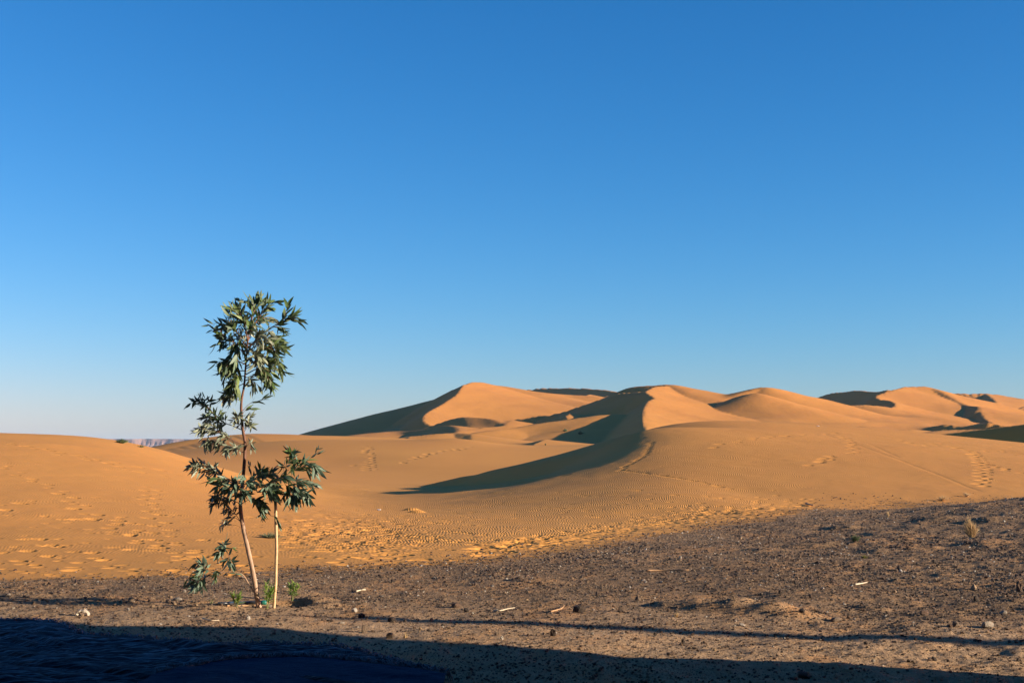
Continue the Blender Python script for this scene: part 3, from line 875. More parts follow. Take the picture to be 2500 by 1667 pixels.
# ------------------------------------------------------------------ rocks and gravel
def rock_mesh(name, seed, sub=2, rough=0.35, flat=0.7, chunky=0.0):
    bm = bmesh.new()
    bmesh.ops.create_icosphere(bm, subdivisions=sub, radius=0.5)
    off = Vector((seed * 3.7, seed * 1.3, seed * 9.1))
    for v in bm.verts:
        p = v.co.copy()
        if chunky:
            m = max(abs(p.x), abs(p.y), abs(p.z))
            p = p.lerp(p * (0.42 / m), chunky)
        d = mnoise.noise(p * 2.2 + off) * rough + mnoise.noise(p * 6 + off) * rough * 0.35
        p *= 1 + d
        p.z *= flat
        v.co = p
    # planed faces, as on broken stone
    rnd = random.Random(seed)
    for _ in range(3):
        n = Vector((rnd.uniform(-1, 1), rnd.uniform(-1, 1), rnd.uniform(-.3, 1))).normalized()
        lim = rnd.uniform(0.30, 0.42)
        for v in bm.verts:
            d = v.co.dot(n)
            if d > lim * 0.9: v.co -= n * (d - lim * 0.9) * 0.85
    me = bpy.data.meshes.new(name)
    bm.to_mesh(me); bm.free()
    return me


def stone_mat(name, col, var=0.25):
    t = NT(name)
    oc = t.objco()
    n = t.noise(oc, 4.0, 7, 0.65)
    t.link(t.ramp(n, [(0.3, tuple(c * (1 - var) for c in col)), (0.7, tuple(c * (1 + var) for c in col))]), t.b.inputs['Base Color'])
    t.b.inputs['Roughness'].default_value = 0.85
    t.link(t.bump(t.noise(oc, 9.0, 6, 0.7), 0.05), t.b.inputs['Normal'])
    return t.m


STONE = {
    'black': stone_mat('black_stone', (0.072, 0.048, 0.032)),
    'grey': stone_mat('grey_stone', (0.22, 0.155, 0.104)),
    'brown': stone_mat('brown_stone', (0.165, 0.098, 0.060)),
    'tan': stone_mat('tan_stone', (0.43, 0.285, 0.165)),
    'white': stone_mat('white_stone', (0.66, 0.58, 0.48), 0.12),
    'pale': stone_mat('pale_stone', (0.44, 0.37, 0.29), 0.2),
}
ROCKS = {}
for k in range(5):
    for tone in STONE:
        me = rock_mesh('stone', 10 + k * 7 + len(tone), 2, chunky=0.5 if k % 2 else 0.15)
        me.materials.append(STONE[tone])
        ROCKS[(k, tone)] = me


def stone(px, py, w, h, tone, label, var=None, tilt=0.15, group=None, deep=1.0):
    q = hit(px, py)
    if q is None: return
    x, y = q
    s = y / F
    me = ROCKS[(random.randrange(5) if var is None else var, tone)]
    o = bpy.data.objects.new('stone', me)
    C.objects.link(o)
    W = w * s; Hh = h * s * 1.25
    o.scale = (W, W * 0.8 * deep, Hh / 0.7)
    o.location = (x, y, ground_z(x, y) + Hh * 0.30)
    o.rotation_euler = (random.uniform(-tilt, tilt), random.uniform(-tilt, tilt), random.uniform(-.5, .5))
    tag(o, label, 'stone', group)
    return o


big = [
    (890, 1543, 17, 20, 'grey', 'upright rounded grey stone standing just beyond the shadow edge', 0, .1, .5),
    (952, 1557, 19, 15, 'grey', 'grey stone touching the edge of the big foreground shadow', 1, .15, 1),
    (866, 1493, 15, 10, 'white', 'small white stone with black shadow right of the planting hole', 0, .1, 1),
    (1414, 1494, 32, 18, 'black', 'widest black block on the gravel near the middle of the photo', 1, .1, .6),
    (1513, 1492, 9, 13, 'black', 'narrow upright black stone right of the wide black block', 3, .05, .7),
    (1556, 1467, 17, 12, 'grey', 'wedge shaped grey stone casting a long shadow behind the black blocks', 2, .3, .8),
    (1112, 1482, 22, 12, 'brown', 'brown angular stone beside the jet black one left of the pale twig', 1, .2, 1),
    (1138, 1493, 15, 10, 'black', 'jet black stone in front of the brown angular one', 2, .2, 1),
    (1350, 1551, 17, 16, 'black', 'cube like black stone between the thin shadow and the big shadow', 3, .1, .8),
    (1668, 1571, 10, 13, 'black', 'small upright black stone right of centre close to the big shadow', 1, .1, .8),
    (2488, 1444, 17, 24, 'brown', 'tall dark brown rock at the right edge with a long shadow', 3, .1, .8),
    (2378, 1440, 13, 16, 'tan', 'tan stone left of the tall rock at the right edge', 2, .2, 1),
    (2384, 1468, 15, 16, 'black', 'black stone below the tan one near the right edge', 0, .2, .8),
    (2258, 1501, 26, 14, 'brown', 'brown stone with a split face right of the long white stick', 1, .2, .8),
    (2332, 1528, 18, 12, 'grey', 'grey stone left of the pale crumpled slab', 2, .2, 1),
    (2412, 1530, 32, 15, 'pale', 'pale crumpled slab lying near the right edge', 4, .3, 1),
    (2450, 1498, 20, 9, 'pale', 'pale flat stone above the crumpled slab at the right', 0, .3, 1),
    (2196, 1390, 11, 10, 'black', 'black stone with a white chip in front on the right slope', 0, .2, 1),
    (2199, 1396, 9, 7, 'white', 'white chip in front of the black stone on the right slope', 2, .2, 1),
    (2280, 1374, 10, 9, 'black', 'small black stone on the slope below the dry grass tuft', 3, .2, 1),
    (2109, 1386, 8, 7, 'black', 'small black stone left of the white chipped pair', 1, .2, 1),
    (1957, 1494, 17, 9, 'black', 'low black stone on the sandy hummock right of centre', 2, .2, 1),
    (2042, 1515, 28, 10, 'grey', 'long flat grey stone right of the sandy hummock', 4, .2, 1),
    (607, 1512, 11, 9, 'white', 'small white stone below the foot of the tree', 0, .1, 1),
    (321, 1468, 16, 12, 'grey', 'round grey stone on the berm left of the tree', 0, .2, 1),
    (373, 1483, 11, 8, 'tan', 'rounded tan pebble between the berm and the tree', 0, .2, 1),
    (426, 1477, 10, 7, 'tan', 'tan stone nearest the left end of the black hose', 2, .2, 1),
    (434, 1465, 26, 8, 'pale', 'flat pale stone under the lowest hanging leaves', 4, .1, 1),
    (657, 1425, 15, 15, 'grey', 'grey stone standing behind the middle sprout', 2, .2, .8),
    (882, 1507, 20, 11, 'black', 'dark stone at the left end of the thin shadow', 3, .2, 1),
    (957, 1517, 21, 12, 'black', 'squat black stone lying in the thin shadow left of the middle', 1, .1, 1),
    (988, 1517, 9, 6, 'grey', 'small grey pebble right of the squat black stone in the thin shadow', 2, .1, 1),
    (1225, 1561, 9, 9, 'white', 'white pebble just above the big shadow left of the cube like stone', 3, .1, 1),
    (835, 1522, 16, 6, 'pale', 'pale flat chip between the upright stone and the thin shadow', 4, .1, 1),
    (931, 1388, 11, 8, 'black', 'black stone on the far side of the gravel behind the cane', 0, .1, 1),
    (888, 1390, 11, 6, 'brown', 'brown stone left of the black one on the far gravel', 2, .1, 1),
    (1458, 1350, 9, 8, 'tan', 'tan stone where the gravel meets the rippled sand', 1, .1, 1),
    (1661, 1364, 9, 8, 'pale', 'pale stone on the upper gravel slope right of centre', 0, .1, 1),
    (1811, 1527, 18, 6, 'white', 'white flat chip beyond the thin shadow right of centre', 4, .1, 1),
    (1960, 1652, 38, 14, 'brown', 'large dark stone lying inside the big foreground shadow', 2, .1, 1),
    (1230, 1500, 10, 6, 'black', 'small black stone above the thin shadow under the pale twig', 1, .1, 1),
    (2320, 1530, 12, 8, 'brown', 'small brown stone touching the grey one near the right edge', 3, .1, 1),
    (2115, 1572, 12, 8, 'black', 'black stone just below the thin shadow on the right', 0, .1, 1),
    (2280, 1612, 14, 9, 'black', 'black stone beside a pale chip nearest the right shadow edge', 2, .1, 1),
    (1636, 1598, 22, 7, 'brown', 'reddish brown flat stone lying on the big shadow edge', 4, .1, 1),
    (1178, 1420, 9, 7, 'brown', 'dark brown stone alone on the middle gravel', 1, .1, 1),
    (958, 1421, 10, 8, 'black', 'pointed black stone behind the white stick', 2, .2, 1),
    (1906, 1448, 14, 9, 'black', 'black stone with shadow left of the long white stick', 3, .2, 1),
    (2185, 1446, 9, 7, 'tan', 'tan pebble right of the long white stick', 0, .2, 1),
    (660, 1481, 9, 6, 'pale', 'pale pebble between the trunk and the cane', 1, .2, 1),
]
for px, py, w, h, tone, lb, v, tl, dp in big:
    stone(px, py, w, h, tone, lb, v, tl, None, dp)


def arch_rock():
    q = hit(200, 1502); x, y = q; s = y / F
    V = []; Fc = []
    n, m = 11, 10
    for i in range(n):
        f = i / (n - 1); a = math.pi * (1 - f)
        cx = math.cos(a) * 12 * s + f * 4 * s; cz_ = math.sin(a) ** 0.7 * 12.5 * s + 1.5 * s - 6 * s * max(0, f - .8) * 5 * .3
        rad = (4.6 - 1.2 * f) * s * (1 + .25 * math.sin(i * 2.3))
        for k in range(m):
            b = 2 * math.pi * k / m
            V.append((cx + math.cos(b) * math.cos(a) * rad * .9, math.sin(b) * rad * 2.4 * (1 + .2 * math.sin(k * 3 + i)), cz_ - 2.5 * s + math.cos(b) * math.sin(a + .2) * rad * 1.0))
    for i in range(n - 1):
        for k in range(m):
            Fc.append((i * m + k, i * m + (k + 1) % m, (i + 1) * m + (k + 1) % m, (i + 1) * m + k))
    Fc.append(tuple(range(m))[::-1]); Fc.append(tuple(range((n - 1) * m, n * m)))
    o = mesh_obj('stone', V, Fc, STONE['pale'])
    o.location = (x, y, ground_z(x, y))
    tag(o, 'pale arched rock like a bent slab left of the tree above the shadow', 'stone')


arch_rock()
for tone, n, lb, gr in (('black', 75, 'small black stone strewn on the sunlit gravel', 'small black stones'), ('grey', 60, 'small grey stone strewn on the sunlit gravel', 'small grey stones'),
                        ('pale', 45, 'small pale stone strewn on the sunlit gravel', 'small pale stones'), ('tan', 35, 'small tan stone strewn on the sunlit gravel', 'small tan stones')):
    k = 0
    while k < n:
        px = random.uniform(5, 2495); top = np.interp(px, [0, 640, 1350, 2000, 2500], [1425, 1405, 1350, 1275, 1245])
        bot = np.interp(px, [0, 640, 1200, 2500], [1500, 1520, 1565, 1640])
        if px < 900: 
            if random.random() < 0.4: continue
        py = top + (bot - top) * random.random() ** 0.8
        w = random.uniform(5, 10) * np.interp(py, [1250, 1600], [0.75, 1.15])
        if stone(px, py, w, w * random.uniform(.35, .75), tone, lb, None, .3, gr): k += 1


def gravel(name, count, tone, seed, smin, smax, dens, thin=0.55):
    """countless pebbles: points that carry size and turn, and one node tree that sets a broken stone on each"""
    rg = np.random.default_rng(seed)
    az = rg.uniform(-math.radians(22), math.radians(22), count * 3)
    r = np.exp(rg.uniform(math.log(8.6), math.log(42), count * 3))
    x = r * np.sin(az); y = r * np.cos(az)
    g = bilinear(GR, x, y)
    cl = fbm(x / 0.9, y / 0.9, seed + 3, 3)
    keep = rg.random(len(x)) < g * np.clip(0.5 + dens * cl, 0.04, 1) * (1 - thin * bilinear(TAN, x, y))
    x, y, r = x[keep][:count], y[keep][:count], r[keep][:count]
    size = smin * (smax / smin) ** (rg.random(len(x)) ** 2.6)
    size *= np.clip(r / 13, 0.8, 1.6)
    z = bilinear(Z0, x, y) + size * 0.12
    me = bpy.data.meshes.new(name)
    me.vertices.add(len(x))
    me.vertices.foreach_set('co', np.stack([x, y, z], -1).astype(np.float32).ravel())
    sc = np.stack([size, size * rg.uniform(.6, 1.1, len(x)), size * rg.uniform(.3, .8, len(x))], -1)
    rt = np.stack([rg.uniform(-.5, .5, len(x)), rg.uniform(-.5, .5, len(x)), rg.uniform(0, 6.28, len(x))], -1)
    for nm, ar in (('size', sc), ('turn', rt)):
        a = me.attributes.new(nm, 'FLOAT_VECTOR', 'POINT')
        a.data.foreach_set('vector', ar.astype(np.float32).ravel())
    o = bpy.data.objects.new(name, me)
    C.objects.link(o)
    ng = bpy.data.node_groups.new(name + '_spread', 'GeometryNodeTree')
    ng.interface.new_socket('Geometry', in_out='INPUT', socket_type='NodeSocketGeometry')
    ng.interface.new_socket('Geometry', in_out='OUTPUT', socket_type='NodeSocketGeometry')
    N = ng.nodes; Lk = ng.links
    gi = N.new('NodeGroupInput'); go = N.new('NodeGroupOutput')
    ico = N.new('GeometryNodeMeshIcoSphere'); ico.inputs['Radius'].default_value = 0.5; ico.inputs['Subdivisions'].default_value = 1
    sp = N.new('GeometryNodeSetPosition')
    nz = N.new('ShaderNodeTexNoise'); nz.inputs['Scale'].default_value = 1.7 + seed % 3
    sb = N.new('ShaderNodeVectorMath'); sb.operation = 'SUBTRACT'; sb.inputs[1].default_value = (0.5, 0.5, 0.5)
    ml = N.new('ShaderNodeVectorMath'); ml.operation = 'SCALE'; ml.inputs['Scale'].default_value = 1.1
    sm = N.new('GeometryNodeSetMaterial'); sm.inputs['Material'].default_value = STONE[tone]
    iop = N.new('GeometryNodeInstanceOnPoints')
    a1 = N.new('GeometryNodeInputNamedAttribute'); a1.data_type = 'FLOAT_VECTOR'; a1.inputs['Name'].default_value = 'size'
    a2 = N.new('GeometryNodeInputNamedAttribute'); a2.data_type = 'FLOAT_VECTOR'; a2.inputs['Name'].default_value = 'turn'
    e2r = N.new('FunctionNodeEulerToRotation')
    Lk.new(ico.outputs['Mesh'], sp.inputs['Geometry'])
    Lk.new(nz.outputs['Color'], sb.inputs[0]); Lk.new(sb.outputs[0], ml.inputs[0]); Lk.new(ml.outputs[0], sp.inputs['Offset'])
    Lk.new(sp.outputs[0], sm.inputs['Geometry']); Lk.new(sm.outputs[0], iop.inputs['Instance'])
    Lk.new(gi.outputs[0], iop.inputs['Points']); Lk.new(a1.outputs['Attribute'], iop.inputs['Scale'])
    Lk.new(a2.outputs['Attribute'], e2r.inputs[0]); Lk.new(e2r.outputs[0], iop.inputs['Rotation'])
    Lk.new(iop.outputs[0], go.inputs[0])
    md = o.modifiers.new('spread', 'NODES'); md.node_group = ng
    tag(o, kind='stuff')


gravel('dark_gravel', 34000, 'black', 1, 0.005, 0.030, 1.3)
gravel('grey_gravel', 52000, 'grey', 2, 0.005, 0.032, 1.0)
gravel('tan_gravel', 52000, 'tan', 3, 0.005, 0.028, 0.9, 0.0)
gravel('brown_gravel', 36000, 'brown', 4, 0.006, 0.042, 1.0)
gravel('pale_gravel', 5000, 'white', 5, 0.005, 0.030, 0.7)

# ------------------------------------------------------------------ tubes and leaves
def tube_geo(path, radii, seg=8, V=None, Fc=None, cap=True):
    V = [] if V is None else V; Fc = [] if Fc is None else Fc
    base = len(V)
    n = len(path)
    up = Vector((0.13, 0.97, 0.2)).normalized()
    for i, p in enumerate(path):
        d = (path[min(i + 1, n - 1)] - path[max(i - 1, 0)]).normalized()
        a = d.cross(up)
        if a.length < 1e-4: a = d.cross(Vector((1, 0, 0)))
        a.normalize(); b = d.cross(a)
        for k in range(seg):
            t = 2 * math.pi * k / seg
            V.append(p + (a * math.cos(t) + b * math.sin(t)) * radii[i])
    for i in range(n - 1):
        for k in range(seg):
            Fc.append((base + i * seg + k, base + i * seg + (k + 1) % seg, base + (i + 1) * seg + (k + 1) % seg, base + (i + 1) * seg + k))
    if cap:
        Fc.append(tuple(base + k for k in range(seg))[::-1]); Fc.append(tuple(base + (n - 1) * seg + k for k in range(seg)))
    return V, Fc


def smooth_path(P, per=5):
    P = [Vector(p) for p in P]
    if len(P) < 3:
        return [P[0].lerp(P[1], i / per) for i in range(per + 1)]
    Q = [2 * P[0] - P[1]] + P + [2 * P[-1] - P[-2]]
    out = []
    for i in range(len(P) - 1):
        a, b, c, d = Q[i:i + 4]
        for k in range(per):
            t = k / per
            out.append(0.5 * ((2 * b) + (c - a) * t + (2 * a - 5 * b + 4 * c - d) * t * t + (3 * b - a - 3 * c + d) * t ** 3))
    out.append(P[-1])
    return out


def leaf_geo(L, W, curl, fold, side, M=None, V=None, Fc=None):
    """a lance shaped leaf with a folded midrib and a sickle bend; base at the origin, tip along +X"""
    V = [] if V is None else V; Fc = [] if Fc is None else Fc
    b = len(V)
    n = 6
    for i in range(n + 1):
        t = i / n
        w = W * 0.5 * (math.sin(math.pi * min(1, (t * 0.96 + 0.02)) ** 0.78) ** 0.9) if 0 < i < n else W * 0.03
        x = L * t; y = side * L * t * t; z = -curl * L * t * t
        for s in (-1, 0, 1):
            p = Vector((x, y + s * w, z + abs(s) * w * fold))
            V.append(M @ p if M is not None else p)
    for i in range(n):
        for s in (0, 1):
            Fc.append((b + i * 3 + s, b + (i + 1) * 3 + s, b + (i + 1) * 3 + s + 1, b + i * 3 + s + 1))
    return V, Fc


def leaf_mat(name, c0, c1, back, trans=0.25):
    t = NT(name)
    oi = t.node('ShaderNodeObjectInfo')
    p = t.pos()
    n = t.noise(p, 9.0, 3)
    f = t.math('ADD', t.math('MULTIPLY', oi.outputs['Random'], 0.5), t.math('MULTIPLY', n, 0.5))
    col = t.ramp(f, [(0.25, c0), (0.75, c1)])
    bf = t.node('ShaderNodeNewGeometry').outputs['Backfacing']
    col = t.mix(bf, col, t.mix(0.5, col, back))
    t.link(col, t.b.inputs['Base Color'])
    t.b.inputs['Roughness'].default_value = 0.5
    t.b.inputs['Specular IOR Level'].default_value = 0.4
    tr = t.node('ShaderNodeBsdfTranslucent')
    t.link(col, tr.inputs['Color'])
    mx = t.node('ShaderNodeMixShader'); mx.inputs[0].default_value = trans
    out = t.n['Material Output']
    t.link(t.b.outputs[0], mx.inputs[1]); t.link(tr.outputs[0], mx.inputs[2])
    t.link(mx.outputs[0], out.inputs['Surface'])
    return t.m


LEAF = leaf_mat('gum_leaf', (0.062, 0.108, 0.030), (0.185, 0.245, 0.080), (0.15, 0.19, 0.12))
LEAFG = leaf_mat('grey_gum_leaf', (0.135, 0.165, 0.105), (0.24, 0.27, 0.18), (0.26, 0.29, 0.22), 0.15)
LEAFB = leaf_mat('blue_gum_leaf', (0.075, 0.125, 0.085), (0.12, 0.18, 0.12), (0.16, 0.22, 0.16), 0.2)
def bark():
    t = NT('young_bark')
    oc = t.objco()
    mp = t.node('ShaderNodeMapping'); mp.inputs['Scale'].default_value = (60, 60, 14); t.link(oc, mp.inputs['Vector'])
    n = t.noise(mp.outputs[0], 1.0, 5, .65)
    sx = t.node('ShaderNodeSeparateXYZ'); t.link(oc, sx.inputs[0])
    old = t.ramp(n, [(.35, (0.26, 0.165, 0.105)), (.65, (0.42, 0.275, 0.185))])
    new = t.ramp(n, [(.35, (0.09, 0.038, 0.022)), (.65, (0.19, 0.085, 0.05))])
    t.link(t.mix(t.map(sx.outputs[2], .7, 1.25), old, new), t.b.inputs['Base Color'])
    t.b.inputs['Roughness'].default_value = .75
    t.link(t.bump(n, .003), t.b.inputs['Normal'])
    return t.m


BARK = bark()
TWIG = simple('red_twig', (0.20, 0.095, 0.06), 0.7, 0.2, 40)
CANE = simple('dry_cane', (0.54, 0.36, 0.20), 0.6, 0.12, 25, 0.002)

TY = hit(632, 1482)[1]
tree_base = at(632, 1482, TY)
tree_base.z = ground_z(tree_base.x, tree_base.y) - 0.02
tree = empty('eucalyptus_tree', tree_base)
tag(tree, 'slender young gum tree with reddish trunk and grey green leaves beside the cane', 'tree')
PXM = TY / F


def tp(px, py, dy=0.0):
    """point of the tree for a pixel, dy metres nearer or farther than the trunk's foot, in the tree's own space"""
    return at(px, py, TY + dy) - tree_base


trunk_px = [(633, 1486, 0), (629, 1468, 0), (620, 1410, .01), (607, 1348, .02), (594, 1289, .03), (587, 1241, .03), (590, 1200, .02), (594, 1160, .01), (597, 1120, 0), (598, 1080, 0),
            (593, 1050, -.01), (589, 1006, -.02), (590, 975, -.02), (596, 942, -.02), (599, 904, -.01), (603, 853, 0), (609, 802, .01), (616, 764, .01), (624, 738, .02)]
tpth = smooth_path([tp(*q) for q in trunk_px], 4)
nT = len(tpth)
trad = [PXM * np.interp(i / (nT - 1), [0, .03, .12, .3, .45, .6, .8, 1], [8.2, 6.6, 5.6, 4.6, 3.9, 3.3, 2.1, .7]) * (1 + .04 * math.sin(i * 1.7)) for i in range(nT)]
V, Fc = tube_geo(tpth, trad, 12)
mesh_obj('trunk', V, Fc, BARK, tree)

leaves = []            # (position, direction, normal hint, length, width, tone)
rl = random.Random(21)


def spray(path, n, lmin, lmax, tone, spread=50, up=0.0, start=0.25, wid=0.24, droop=0.35):
    """leaves set alternately along a twig"""
    m = len(path) - 1
    for k in range(n):
        t = start + (1 - start) * (k + rl.uniform(.1, .9)) / n
        f = t * m; i = min(int(f), m - 1)
        p = path[i].lerp(path[i + 1], f - i)
        d = (path[i + 1] - path[i]).normalized()
        rnd = Vector((rl.gauss(0, 1), rl.gauss(0, 1), rl.gauss(0, 1)))
        side = (rnd - d * rnd.dot(d)).normalized()
        ang = math.radians(spread) * rl.uniform(.15, 1.5) * (1 - .5 * t)
        ld = (d * math.cos(ang) + side * math.sin(ang) + Vector((0, 0, up - droop * rl.random()))).normalized()
        L = rl.uniform(lmin, lmax)
        leaves.append((p, ld, rnd, L, L * wid * rl.uniform(.75, 1.25), tone))


def py_top(pts):
    return min(p[1] for p in pts) < 960


def branch(pts, r0, nleaf, lmin=.10, lmax=.16, tone=0, sub=0, sublen=.16, subleaf=7, spread=55, up=0.0, droop=.45, wid=.24, mat=None):
    """a limb given by pixels (px, py, dy); side twigs and all its leaves"""
    if py_top(pts): pts = [pts[0]] + [(602 + (q[0] - 602) * .90, q[1], q[2]) for q in pts[1:]]
    P = smooth_path([tp(*q) for q in pts], 5)
    n = len(P)
    V, Fc = tube_geo(P, [r0 * (1 - .8 * i / (n - 1)) for i in range(n)], 6)
    if py_top(pts): nleaf = int(nleaf * 1.4); sub = int(sub * 1.75 + 1); lmin *= .78; lmax *= .95; sublen *= 1.2
    else: nleaf = int(nleaf * 1.5); sub = int(sub * 1.3 + .5)
    spray(P, nleaf, lmin, lmax, tone, spread, up, .3, wid, droop)
    for k in range(sub):
        t = .3 + .65 * (k + rl.random()) / sub
        i = int(t * (n - 1)); p = P[i]
        d = (P[min(i + 1, n - 1)] - P[max(i - 1, 0)]).normalized()
        s = Vector((rl.gauss(0, 1), rl.gauss(0, 1), rl.gauss(0, .8)))
        s = (s - d * s.dot(d)).normalized()
        e = p + (d * .75 + s * .8 + Vector((0, 0, up * .7 - droop * .3))).normalized() * sublen * rl.uniform(.6, 1.2)
        mid = p.lerp(e, .5) + Vector((0, 0, .02))
        Q = smooth_path([p, mid, e], 3)
        tube_geo(Q, [r0 * .45 * (1 - .7 * j / (len(Q) - 1)) for j in range(len(Q))], 5, V, Fc)
        spray(Q, subleaf, lmin, lmax, tone, spread, up, .05, wid, droop)
    mesh_obj('branch', V, Fc, mat or TWIG, tree)


R = PXM
# crown (tone 0: green)
branch([(612, 790, 0), (622, 760, 0), (630, 735, .02)], 1.5 * R, 7, .11, .16, 0, 3, .10, 5, 45, .35)
branch([(606, 830, 0), (590, 780, -.05), (580, 752, -.06)], 1.6 * R, 7, .10, .16, 0, 4, .13, 5, 50, .3)
branch([(608, 812, 0), (640, 770, .06), (662, 742, .08)], 1.6 * R, 7, .10, .15, 0, 4, .12, 5, 50, .25)
branch([(604, 850, 0), (565, 800, .05), (540, 790, .10)], 1.8 * R, 7, .10, .15, 1, 5, .14, 5, 55, .1)
branch([(602, 870, 0), (560, 830, -.08), (533, 822, -.12)], 1.7 * R, 8, .09, .14, 1, 5, .12, 5, 55, .0)
branch([(604, 850, 0), (660, 805, 0), (700, 785, -.02), (718, 775, -.02)], 1.9 * R, 8, .10, .15, 0, 4, .13, 5, 35, .15)
branch([(690, 792, 0), (712, 778, 0), (724, 770, 0)], .8 * R, 8, .11, .15, 0, 0, .1, 5, 30, .1)
branch([(603, 860, 0), (650, 830, .1), (684, 822, .12)], 1.6 * R, 7, .11, .16, 0, 4, .13, 5, 45, -.05)
branch([(601, 880, 0), (650, 850, -.06), (686, 858, -.08)], 1.7 * R, 7, .11, .17, 0, 4, .14, 5, 45, -.15)
branch([(600, 895, 0), (650, 870, .03), (690, 885, .04)], 1.7 * R, 6, .11, .17, 0, 4, .13, 5, 40, -.2)
branch([(598, 915, 0), (640, 898, -.05), (676, 914, -.08)], 1.6 * R, 8, .10, .16, 0, 4, .13, 5, 42, -.15)
branch([(597, 930, 0), (640, 915, .02), (668, 930, .05)], 1.4 * R, 6, .12, .18, 0, 3, .12, 4, 38, -.25, .4)
branch([(600, 890, 0), (572, 880, -.1), (548, 888, -.12)], 1.6 * R, 7, .11, .17, 0, 4, .14, 5, 55, -.2, .5)
branch([(599, 905, 0), (566, 905, .05), (543, 905, .08)], 1.4 * R, 6, .10, .15, 1, 4, .12, 5, 55, -.2)
branch([(598, 918, 0), (575, 920, -.12), (562, 935, -.16)], 1.4 * R, 6, .12, .18, 0, 3, .12, 5, 50, -.4, .5)
branch([(597, 935, 0), (575, 945, 0), (558, 955, 0), (552, 965, 0)], 1.2 * R, 7, .08, .12, 1, 3, .08, 5, 60, -.1)
branch([(604, 840, 0), (600, 800, -.15), (596, 782, -.2)], 1.5 * R, 6, .10, .16, 0, 5, .15, 5, 60, .0, .4)
branch([(603, 860, 0), (625, 830, -.15), (640, 815, -.2)], 1.5 * R, 7, .10, .15, 2, 5, .14, 5, 60, .0, .4)
branch([(601, 885, 0), (618, 870, -.12), (630, 868, -.18)], 1.5 * R, 7, .10, .15, 2, 4, .12, 5, 60, -.1, .4)
branch([(604, 850, 0), (580, 840, -.15), (570, 845, -.2)], 1.5 * R, 6, .12, .19, 0, 4, .12, 4, 60, -.3, .5)
branch([(605, 835, 0), (625, 790, .14), (640, 775, .2)], 1.4 * R, 7, .10, .15, 2, 4, .14, 5, 55, .1)
branch([(603, 860, 0), (585, 830, .14), (575, 810, .2)], 1.4 * R, 7, .10, .15, 2, 4, .14, 5, 55, .1)
branch([(600, 900, 0), (625, 890, .12), (650, 895, .2)], 1.3 * R, 6, .10, .15, 2, 4, .12, 5, 55, -.1)
branch([(598, 920, 0), (612, 925, -.08), (622, 938, -.1)], 1.2 * R, 5, .10, .15, 2, 3, .1, 4, 55, -.3)
# the small branches under the crown
branch([(590, 978, 0), (570, 972, -.05), (552, 968, -.08)], 1.0 * R, 7, .07, .11, 2, 3, .08, 6, 60, 0)
branch([(589, 1006, 0), (610, 985, 0), (632, 978, 0), (650, 968, 0)], .8 * R, 8, .08, .12, 1, 0, .1, 5, 22, .0, .1, .2)
branch([(590, 1015, 0), (600, 1000, 0), (618, 997, 0)], .6 * R, 3, .08, .10, 1, 0, .1, 5, 22, .0, .1, .2)
branch([(590, 1035, 0), (600, 1022, 0), (612, 1016, 0)], .6 * R, 5, .06, .09, 2, 0, .1, 5, 40, .0, .2)
branch([(592, 1052, 0), (582, 1030, -.04), (578, 1012, -.06)], .8 * R, 10, .06, .09, 3, 3, .06, 6, 60, .0)
branch([(592, 1060, 0), (605, 1040, -.03), (608, 1030, -.06)], .8 * R, 8, .06, .10, 2, 2, .06, 5, 60, .0)
branch([(592, 1050, 0), (570, 1040, 0), (552, 1034, .02), (535, 1030, .03), (525, 1015, .04), (512, 998, .04), (495, 985, .04)], 1.3 * R, 16, .06, .10, 1, 6, .07, 6, 60, .1)
branch([(512, 1000, .04), (495, 985, .04), (480, 978, .05)], .7 * R, 8, .07, .10, 1, 4, .08, 6, 50, .15)
branch([(535, 1030, .03), (520, 1022, .06), (500, 1018, .08)], .7 * R, 7, .07, .11, 3, 2, .07, 5, 40, .0)
branch([(596, 1085, 0), (570, 1075, -.03), (540, 1058, -.04), (510, 1050, -.05), (480, 1052, -.05)], 1.2 * R, 20, .06, .10, 3, 7, .08, 7, 60, -.05)
branch([(540, 1058, -.04), (525, 1045, -.04), (495, 1042, -.04)], .7 * R, 9, .06, .10, 3, 3, .06, 6, 60, .1)
branch([(597, 1105, 0), (570, 1095, .03), (540, 1082, .04), (515, 1075, .04), (505, 1088, .04)], 1.1 * R, 18, .06, .10, 3, 7, .07, 6, 60, -.2)
branch([(597, 1110, 0), (580, 1098, -.05), (556, 1096, -.08)], .8 * R, 10, .06, .09, 3, 4, .06, 6, 60, -.1)
branch([(597, 1095, 0), (610, 1082, 0), (614, 1095, .02)], .6 * R, 5, .06, .09, 3, 2, .05, 4, 60, -.1)
branch([(597, 1120, 0), (610, 1125, 0), (608, 1135, 0)], .5 * R, 4, .05, .08, 2, 0, .05, 4, 60, -.1)
# middle tier
branch([(588, 1190, 0), (560, 1170, .05), (530, 1155, .08), (500, 1142, .1), (465, 1135, .1)], 1.4 * R, 16, .07, .12, 2, 8, .09, 6, 60, .0)
branch([(530, 1155, .08), (505, 1140, .1), (480, 1128, .1)], .8 * R, 9, .07, .11, 2, 3, .08, 6, 55, .1)
branch([(588, 1215, 0), (565, 1195, -.04), (545, 1185, -.06), (525, 1180, -.06)], 1.2 * R, 12, .07, .12, 1, 6, .09, 6, 65, -.1)
branch([(588, 1230, 0), (565, 1220, .02), (540, 1215, .02), (525, 1215, .02)], 1.2 * R, 14, .05, .08, 3, 7, .08, 8, 65, -.2)
branch([(545, 1215, .02), (532, 1228, .02), (520, 1232, .02)], .6 * R, 10, .05, .08, 3, 3, .06, 6, 65, -.2)
branch([(590, 1205, 0), (580, 1185, -.12), (570, 1180, -.2)], 1.2 * R, 9, .09, .15, 4, 4, .10, 5, 65, -.2)
